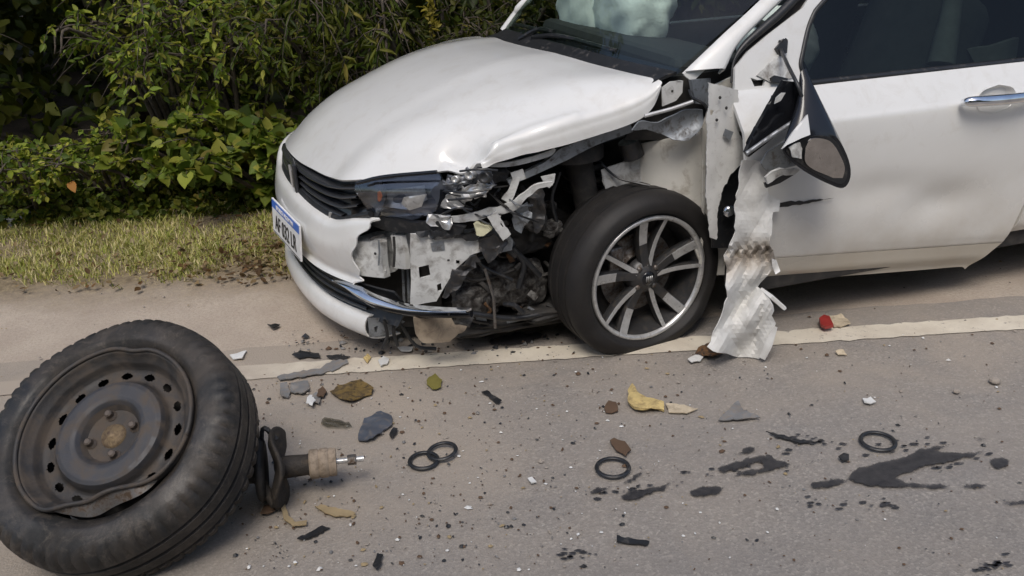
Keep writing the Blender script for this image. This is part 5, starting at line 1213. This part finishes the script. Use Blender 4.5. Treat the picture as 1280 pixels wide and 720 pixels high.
M['bark'] = simple('bark', (.10, .08, .06), .9, 0, (.05, .045, .035), 40, bmp=.6, bscale=60)
M['twig'] = simple('grey_twig', (.22, .17, .14), .9)
def leaf_mesh(name, Pn, D, Nrm, L, Wd, col, parent, mat=None, kind=0, curl=.25):
    """Pn base points, D leaf directions, Nrm approx normals (k,3); L length, Wd half width; one mesh, five or nine vertices a leaf"""
    k = len(Pn); D = D/np.linalg.norm(D, axis=1)[:, None]
    S = np.cross(D, Nrm); S /= np.linalg.norm(S, axis=1)[:, None]+1e-9; Up = np.cross(S, D)
    L = L[:, None]; W_ = Wd[:, None]
    if kind == 2:      # cheap leaf for masses
        st_ = [(.36, 1.), (.75, .62)]
    elif kind == 1: st_ = [(-.04, .55), (.10, .95), (.34, 1.), (.62, .70), (.84, .33)]        # heart shaped
    else: st_ = [(.14, .55), (.36, .98), (.60, .88), (.82, .48)]
    rows = [(.06 if kind == 1 else 0, 0, 0)]
    for a, wv in st_: rows += [(a, -wv, .10*(1-a)-.10*a), (a, 0, -.10-curl*a*a*.8), (a, wv, .10*(1-a)-.10*a)]
    rows += [(1., 0, -curl)]
    m_ = len(rows); V = np.zeros((k, m_, 3))
    for i, (a, b, c) in enumerate(rows): V[:, i] = Pn+D*L*a+S*W_*b+Up*L*c*.6
    base = (np.arange(k)*m_)[:, None]; f4, f3 = [], [(0, 2, 1), (0, 3, 2)]
    for i in range(len(st_)-1):
        o = 1+3*i; f4 += [(o, o+1, o+4, o+3), (o+1, o+2, o+5, o+4)]
    o = 1+3*(len(st_)-1); f3 += [(o, o+1, m_-1), (o+1, o+2, m_-1)]
    F4 = np.concatenate([base+np.array([f]) for f in f4]); F3 = np.concatenate([base+np.array([f]) for f in f3])
    me = bpy.data.meshes.new(name); nv = k*m_
    me.vertices.add(nv); me.vertices.foreach_set('co', V.reshape(-1))
    loops = np.concatenate([F4.reshape(-1), F3.reshape(-1)]); me.loops.add(len(loops)); me.loops.foreach_set('vertex_index', loops.astype(np.int32))
    tot = np.concatenate([np.full(len(F4), 4), np.full(len(F3), 3)]); st_ = np.concatenate([[0], np.cumsum(tot)[:-1]])
    me.polygons.add(len(tot)); me.polygons.foreach_set('loop_start', st_.astype(np.int32)); me.polygons.foreach_set('loop_total', tot.astype(np.int32))
    me.update(calc_edges=True); me.validate()
    at_ = me.attributes.new('tint', 'FLOAT_COLOR', 'POINT'); at_.data.foreach_set('color', np.repeat(np.c_[col, np.ones(k)], m_, axis=0).reshape(-1).astype(np.float32))
    me.polygons.foreach_set('use_smooth', np.ones(len(me.polygons), bool))
    me.materials.append(mat or M['leaf']); return link(bpy.data.objects.new(name, me), parent)
GREENS = np.array([(.080, .115, .014), (.120, .150, .018), (.045, .072, .011), (.155, .175, .026), (.090, .120, .020), (.18, .18, .030)])
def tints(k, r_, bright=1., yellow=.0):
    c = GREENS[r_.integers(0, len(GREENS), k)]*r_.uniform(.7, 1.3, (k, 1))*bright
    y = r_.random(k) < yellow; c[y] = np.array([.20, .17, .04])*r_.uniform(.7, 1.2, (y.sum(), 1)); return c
def shrub(name, label, cat, s, q, hgt, spread, stems, twigs, per, leaf, r_, group=None, droop=.4, kind=0, wr=.32, bright=1., yellow=.02, lean=(-.1, -.35), crown=.0, z0=None):
    """stems fan out from the root, twigs leave the stems, leaves sit along the twigs"""
    base = rpt(s, q, gz(s, q)-.02); o = empty(name, label, cat, tuple(base), group)
    SV, P, D, Nn = [], [], [], []
    ln_ = RD*lean[0]+RN*lean[1]
    for k in range(stems):
        a = r_.uniform(0, 6.28); sp = spread*r_.uniform(.3, 1)
        tip = base+np.array([math.cos(a)*sp, math.sin(a)*sp, hgt*r_.uniform(.65, 1.05)])+ln_*hgt*r_.uniform(.2, 1)
        mid_ = base*.55+tip*.45+np.array([0, 0, hgt*.18])+r_.normal(0, .05, 3)
        C = crom(np.array([base+np.array([math.cos(a), math.sin(a), 0])*.03, mid_, tip, tip+(tip-mid_)*.25+np.array([0, 0, -droop*hgt*.25])]), 14)
        SV.append(tube_mesh(C, [.012+.010*hgt/2, .004], 5))
        for t in range(twigs):
            i = int(np.clip(r_.beta(1.6, 1.1)*13, 1 if crown == 0 else 6, 13)); p0 = C[i]
            dv = r_.normal(0, 1, 3); dv[2] = abs(dv[2])*.5; dv /= np.linalg.norm(dv); ll = hgt*r_.uniform(.12, .30)+.06
            T = np.array([p0+dv*ll*f+np.array([0, 0, -droop*ll*f*f]) for f in np.linspace(0, 1, 6)])
            SV.append(tube_mesh(T, [.004, .0015], 3))
            for j in range(per):
                f = r_.uniform(.2, 1); b = p0+dv*ll*f+np.array([0, 0, -droop*ll*f*f]); sd2 = r_.normal(0, 1, 3)
                d = dv*.7+sd2*.75+np.array([0, 0, -droop*.9]); P.append(b); D.append(d); Nn.append(np.array([0, -.35, 1])+r_.normal(0, .45, 3))
    P, D, Nn = np.array(P), np.array(D), np.array(Nn); ok = (P[:, 2] > .02) & ~hollow(P); P, D, Nn = P[ok], D[ok], Nn[ok]
    L = leaf*r_.uniform(.45, 1.15, len(P))*(.88 if crown == 0 else 1)
    leaf_mesh('foliage' if crown == 0 else 'crown', P, D, Nn, L, L*wr, tints(len(P), r_, bright, yellow), o, kind=kind if crown == 0 else 2, curl=.2+droop*.3)
    V, Fc = joinm(SV); mk('stem' if crown == 0 else 'trunk', V, Fc, M['bark'], o); return o
HOL = at(30, 100, y=2.0); HS = float((HOL-RO)@RD); HZ = float(HOL[2])
def hollow(P):                                   # the dark gap that opens under the branches
    s_ = (P-RO)@RD; q_ = (P-RO)@RN
    return (((s_-HS-(q_-2.2)*-.25)/.25)**2+((P[:, 2]-HZ)/.26)**2 < 1) & (q_ > 1.7) & (q_ < 4.6)
r_ = np.random.default_rng(21)
# s, q, height, spread, stems, twigs, per, leaf, label
SH = [
 ('vine_bush', 'low bush of broad heart-shaped leaves beside the bumper, at the grass edge', -1.36, 1.84, .42, .32, 10, 9, 7, .082, 1, .46, 1.4, .3),
 ('vine_bush', 'low heart-leaved bush with yellowing leaves left of the car bonnet', -1.72, 1.90, .46, .32, 10, 9, 7, .075, 1, .44, 1.5, .3),
 ('leafy_shrub', 'small-leaved bright shrub at the verge beside the dark hollow', -2.16, 1.90, .40, .36, 14, 10, 9, .046, 0, .34, 1.7, .35),
 ('leafy_shrub', 'pale green low shrub overhanging the grey stone', -2.55, 1.82, .36, .36, 13, 10, 9, .044, 0, .36, 1.6, .35),
 ('leafy_shrub', 'taller shrub with pointed leaves arching over the heart-leaved bushes', -1.62, 2.22, 1.05, .34, 13, 11, 10, .062, 0, .22, 1.7, .6),
 ('leafy_shrub', 'pointed-leaf shrub rising behind the bonnet badge corner', -1.12, 2.28, .95, .36, 12, 10, 10, .058, 0, .22, .85, .6),
 ('leafy_shrub', 'dark thin-leaved shrub behind the middle of the bonnet', -.55, 2.45, .95, .42, 12, 11, 9, .070, 0, .16, .40, .9),
 ('leafy_shrub', 'drooping narrow-leaved shrub behind the bonnet and far headlamp', -.78, 2.20, 1.05, .32, 10, 9, 9, .095, 0, .11, .7, 1.2),
 ('leafy_shrub', 'dark shrub crowding the base of the windscreen from behind', -.05, 2.5, .95, .45, 11, 11, 9, .06, 0, .24, .35, .5),
 ('leafy_shrub', 'dark shrub beyond the far door', .65, 2.5, 1.2, .5, 10, 10, 8, .07, 0, .26, .5, .5),
 ('leafy_shrub', 'dark rounded shrub beyond the rear door', 1.5, 2.5, 1.3, .55, 10, 10, 8, .08, 0, .3, .6, .5),
 ('leafy_shrub', 'high shrub with light tips on the edge of the dark hollow', -2.02, 2.50, 1.15, .30, 12, 10, 9, .060, 0, .24, 1.6, .6),
 ('leafy_shrub', 'shrub with light tips on the far side of the dark hollow', -3.15, 2.35, 1.2, .36, 10, 9, 8, .07, 0, .28, 1.0, .5),
 ('leafy_shrub', 'low ground shrub next to the withered branch', -.98, 1.82, .30, .26, 9, 8, 8, .042, 0, .36, .8, .3),
]
for nm, lab, s, q, hg, spd, stn, tw, per, lf, kd, wr, br, dr in SH:
    shrub(nm, lab, 'shrub', s, q, hg, spd, stn, tw+2, per+2, lf, r_, 'shrubs along the verge', dr, kd, wr, br, .03 if kd == 0 else .05)  # br paints lit front rows and shaded back rows into leaf colour
# trees: trunks behind the shrubs, unseen crowns added overhead to shade the undergrowth
TR = [('tree leaning over the verge beside the dark hollow', -2.6, 3.6), ('tree behind the heart-leaved bushes', -1.3, 3.3), ('tree behind the car bonnet', -.2, 3.6), ('tree behind the cabin', 1.0, 3.4), ('tree behind the boot', 2.4, 3.7), ('tree at the far end of the hollow', -4.0, 3.9)]
def tree(lab, s, q, group, hgt=4.2, leaf=.16, n=(8, 34, 9), lean=(-.05, -.22)):
    o = shrub('tree', lab, 'tree', s, q, hgt, 1.3, n[0], n[1], n[2], leaf, r_, group, .4, 0, .34, .6, .0, lean=lean, crown=1); return o
for lab, s, q in TR: tree(lab, s, q, 'trees behind the verge')
proto = tree('leafy tree across the road from the car', 1.5, -10.5, 'trees across the road', 6.5, .26, (9, 44, 10), (0, .05))
for k, s in enumerate((-13, -9.8, -6.5, -3.2, -.8, 4.4, 7.2, 10.5, 14)):
    c = proto.copy(); COL.objects.link(c); q = -10.5-1.2*((k*7) % 3); d = rpt(s, q, -.02); c.location = tuple(d); c.rotation_euler = (0, 0, k*1.9)
    sc = .9+.12*((k*5) % 4); c.scale = (sc, sc, sc)
    for ch in proto.children:
        cc = ch.copy(); COL.objects.link(cc); cc.parent = c; cc.matrix_parent_inverse = Matrix.Translation(-proto.location)
# dense wood floor and thicket behind: reads as one mass, shade painted into its leaves
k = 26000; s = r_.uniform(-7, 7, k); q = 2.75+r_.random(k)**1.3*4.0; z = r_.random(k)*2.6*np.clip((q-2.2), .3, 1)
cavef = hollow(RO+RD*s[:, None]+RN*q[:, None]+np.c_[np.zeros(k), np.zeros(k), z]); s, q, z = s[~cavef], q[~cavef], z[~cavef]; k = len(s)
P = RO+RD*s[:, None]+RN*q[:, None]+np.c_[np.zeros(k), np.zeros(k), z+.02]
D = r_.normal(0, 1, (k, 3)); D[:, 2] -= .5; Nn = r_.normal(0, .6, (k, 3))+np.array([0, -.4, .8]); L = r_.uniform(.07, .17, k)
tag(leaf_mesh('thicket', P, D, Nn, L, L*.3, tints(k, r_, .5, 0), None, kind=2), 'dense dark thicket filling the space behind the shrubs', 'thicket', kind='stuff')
# deeper wood behind the thicket: large leaf clumps, coloured dark for deep shade
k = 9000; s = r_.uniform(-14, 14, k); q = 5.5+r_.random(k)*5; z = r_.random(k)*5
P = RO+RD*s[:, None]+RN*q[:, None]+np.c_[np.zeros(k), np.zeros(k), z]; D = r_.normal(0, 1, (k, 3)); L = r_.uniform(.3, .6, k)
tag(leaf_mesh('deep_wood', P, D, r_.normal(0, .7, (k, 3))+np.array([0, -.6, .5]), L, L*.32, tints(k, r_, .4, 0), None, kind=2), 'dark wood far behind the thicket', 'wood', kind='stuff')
k = 16000; s = r_.uniform(-16, 16, k); q = -13.5+r_.random(k)*2.5; z = r_.random(k)*4.5  # unseen hedge added to close sky gaps in the glass reflections
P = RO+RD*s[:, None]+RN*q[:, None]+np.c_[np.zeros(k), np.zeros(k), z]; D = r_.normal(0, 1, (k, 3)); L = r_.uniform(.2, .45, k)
tag(leaf_mesh('reflection_hedge', P, D, r_.normal(0, .7, (k, 3))+np.array([0, .6, .5]), L, L*.32, tints(k, r_, .7, 0), None, kind=2), 'unseen hedge added across the road to darken the window reflections', 'hedge', kind='stuff')
# ground cover between the shrub feet
k = 9000; s = r_.uniform(-3.4, .6, k); q = 1.62+r_.random(k)**1.5*.9; z = r_.random(k)**1.6*.20*np.clip((q-1.5)*3, .3, 1)
P = RO+RD*s[:, None]+RN*q[:, None]; P[:, 2] = [gz(a, b)+c for a, b, c in zip(s, q, z)]
D = r_.normal(0, 1, (k, 3)); L = r_.uniform(.02, .05, k)
tag(leaf_mesh('ground_cover', P, D, r_.normal(0, .5, (k, 3))+np.array([0, -.3, .8]), L, L*.38, tints(k, r_, .9, .06), None, kind=0), 'low leafy ground cover under the shrubs', 'ground cover', kind='stuff')
# bare withered branch and a small yellow-green plant by the bonnet
wb_ = empty('withered_branch', 'bare greyish withered branch hanging behind the bonnet', 'branch', tuple(at(505, 75, y=1.5)))
pts = [at(490, -25, y=1.75), at(497, 8, y=1.7), at(499, 28, y=1.68), at(505, 45, y=1.66), at(511, 62, y=1.64)]
SV = [tube_mesh(pts, [.010, .005], 5, 12)]
for k in range(16):
    i = r_.integers(1, 5); p0 = np.array(pts[i])*(.5)+np.array(pts[i-1])*.5; d = r_.normal(0, .05, 3)+np.array([0, 0, -.07]); SV.append(tube_mesh([p0, p0+d, p0+d*1.6+r_.normal(0, .02, 3)], [.004, .0015], 4))
V, Fc = joinm(SV); mk('branch_wood', V, Fc, M['twig'], wb_)
yp = empty('yellow_plant', 'small yellow-green sprig standing behind the bonnet beside the withered branch', 'plant', tuple(at(541, 66, y=1.6)))
st0, st1 = np.array(at(541, 75, y=1.6)), np.array(at(537, 8, y=1.6)); tube('stem', [st0, (st0+st1)/2+np.array([.01, 0, 0]), st1], [.005, .002], M['olive'], yp, n=5)
k = 60; f = r_.uniform(.35, 1.1, k)[:, None]; P = st0+(st1-st0)*f+r_.normal(0, .014, (k, 3)); D = r_.normal(0, 1, (k, 3))+np.array([0, 0, .5])
leaf_mesh('foliage', P, D, np.array([[0, -.6, .8]])+r_.normal(0, .3, (k, 3)), r_.uniform(.03, .055, k), np.full(k, .009), np.array([.24, .20, .03])*r_.uniform(.7, 1.2, (k, 1)), yp)
ol = np.array(at(88, 228, y=1.22))
tag(leaf_mesh('withered_leaf', ol[None], np.array([[.2, -.3, -.8]]), np.array([[0., -1, .4]]), np.array([.05]), np.array([.02]), np.array([[.50, .24, .07]]), None, kind=1), 'orange withered leaf caught among the heart-shaped leaves', 'leaf')
# grass
def blades(name, label, k, gen, hr, cols, seed, wmul=1.):
    r2 = np.random.default_rng(seed); SQ = gen(r2, k); k = len(SQ)
    B_ = RO+RD*SQ[:, :1]+RN*SQ[:, 1:2]; B_[:, 2] = [gz(a, b)-.004 for a, b in SQ]
    hh = r2.uniform(*hr, k)*(.7+.6*np.array([mnoise.noise(Vector((a*5, b*5, 0)))+.5 for a, b in SQ])); ang = r2.uniform(0, 6.28, k); ln2 = r2.uniform(.2, 1.1, k)
    w_ = r2.uniform(.0012, .0026, k)*wmul; dx, dy = np.cos(ang), np.sin(ang); sx, sy = -dy, dx
    V = np.zeros((k, 5, 3)); Z = np.zeros(k)
    sw = np.c_[sx*w_, sy*w_, Z]; le = np.c_[dx*hh*ln2, dy*hh*ln2, Z]; up = np.c_[Z, Z, hh]
    V[:, 0] = B_-sw; V[:, 1] = B_+sw; V[:, 2] = B_-sw*.8+le*.35+up*.6; V[:, 3] = B_+sw*.8+le*.35+up*.6; V[:, 4] = B_+le+up*.92
    base = (np.arange(k)*5)[:, None]; F4 = base+np.array([[0, 1, 3, 2]]); F3 = base+np.array([[2, 3, 4]])
    me = bpy.data.meshes.new(name); me.vertices.add(k*5); me.vertices.foreach_set('co', V.reshape(-1))
    loops = np.concatenate([F4.reshape(-1), F3.reshape(-1)]); me.loops.add(len(loops)); me.loops.foreach_set('vertex_index', loops.astype(np.int32))
    tot = np.concatenate([np.full(k, 4), np.full(k, 3)]); st_ = np.concatenate([[0], np.cumsum(tot)[:-1]])
    me.polygons.add(2*k); me.polygons.foreach_set('loop_start', st_.astype(np.int32)); me.polygons.foreach_set('loop_total', tot.astype(np.int32)); me.update(calc_edges=True)
    cols = np.array(cols); c = cols[r2.integers(0, len(cols), k)]*r2.uniform(.65, 1.3, (k, 1))
    a_ = me.attributes.new('tint', 'FLOAT_COLOR', 'POINT'); a_.data.foreach_set('color', np.repeat(np.c_[c, np.ones(k)], 5, axis=0).reshape(-1).astype(np.float32))
    me.materials.append(M['grass']); return tag(link(bpy.data.objects.new(name, me)), label, 'grass', kind='stuff')
def edge_q(a): return .80+.10*mnoise.noise(Vector((a*1.6, 7, 0)))+.05*mnoise.noise(Vector((a*6, 2, 0)))+.03*mnoise.noise(Vector((a*17, 2, 0)))
def gen_g(r2, k):
    S = r2.uniform(-3.6, 4.2, k); Q = .72+r2.random(k)*1.5; m_ = []
    for a, b in zip(S, Q):
        d = b-edge_q(a); p = min(1, max(0, d/.12))
        brown = math.exp(-((a+1.02)/.26)**2-((b-1.0)/.22)**2)              # worn patch by the bumper
        p *= (1-.75*brown)*(1-.8*max(0, (b-1.75)/.4))*(.35+1.5*(mnoise.noise(Vector((a*4, b*4, 3)))+.25)); m_.append(r2.random() < p)
    m_ = np.array(m_); return np.c_[S, Q][m_]
blades('verge_grass', 'short half-dry grass along the dirt shoulder', 190000, gen_g, (.012, .046), [(.46, .42, .15), (.32, .35, .08), (.60, .52, .26), (.25, .29, .06), (.42, .41, .12), (.64, .56, .33)], 31, 1.15)
# dead leaves and chaff
k = 1500; s = r_.normal(-1.02, .28, k); q = 1.0+r_.normal(0, .2, k); ok = q > .74; s, q = s[ok], q[ok]
s = np.concatenate([s, r_.uniform(-3, 1.2, 1500)]); q = np.concatenate([q, r_.uniform(.76, 2.3, 1500)]); k = len(s)
P = RO+RD*s[:, None]+RN*q[:, None]; P[:, 2] = [gz(a, b)+.006+.03*random.random() for a, b in zip(s, q)]
D = r_.normal(0, 1, (k, 3)); D[:, 2] *= .3; L = r_.uniform(.012, .04, k); cc = np.array([(.16, .09, .04), (.24, .17, .09), (.10, .06, .03), (.30, .24, .14)])[r_.integers(0, 4, k)]*r_.uniform(.7, 1.2, (k, 1))
tag(leaf_mesh('leaf_litter', P, D, np.array([[0, 0, 1.]])+r_.normal(0, .35, (k, 3)), L, L*.3, cc, None, M['grass']), 'brown dead leaves and chaff on the verge', 'leaf litter', kind='stuff')
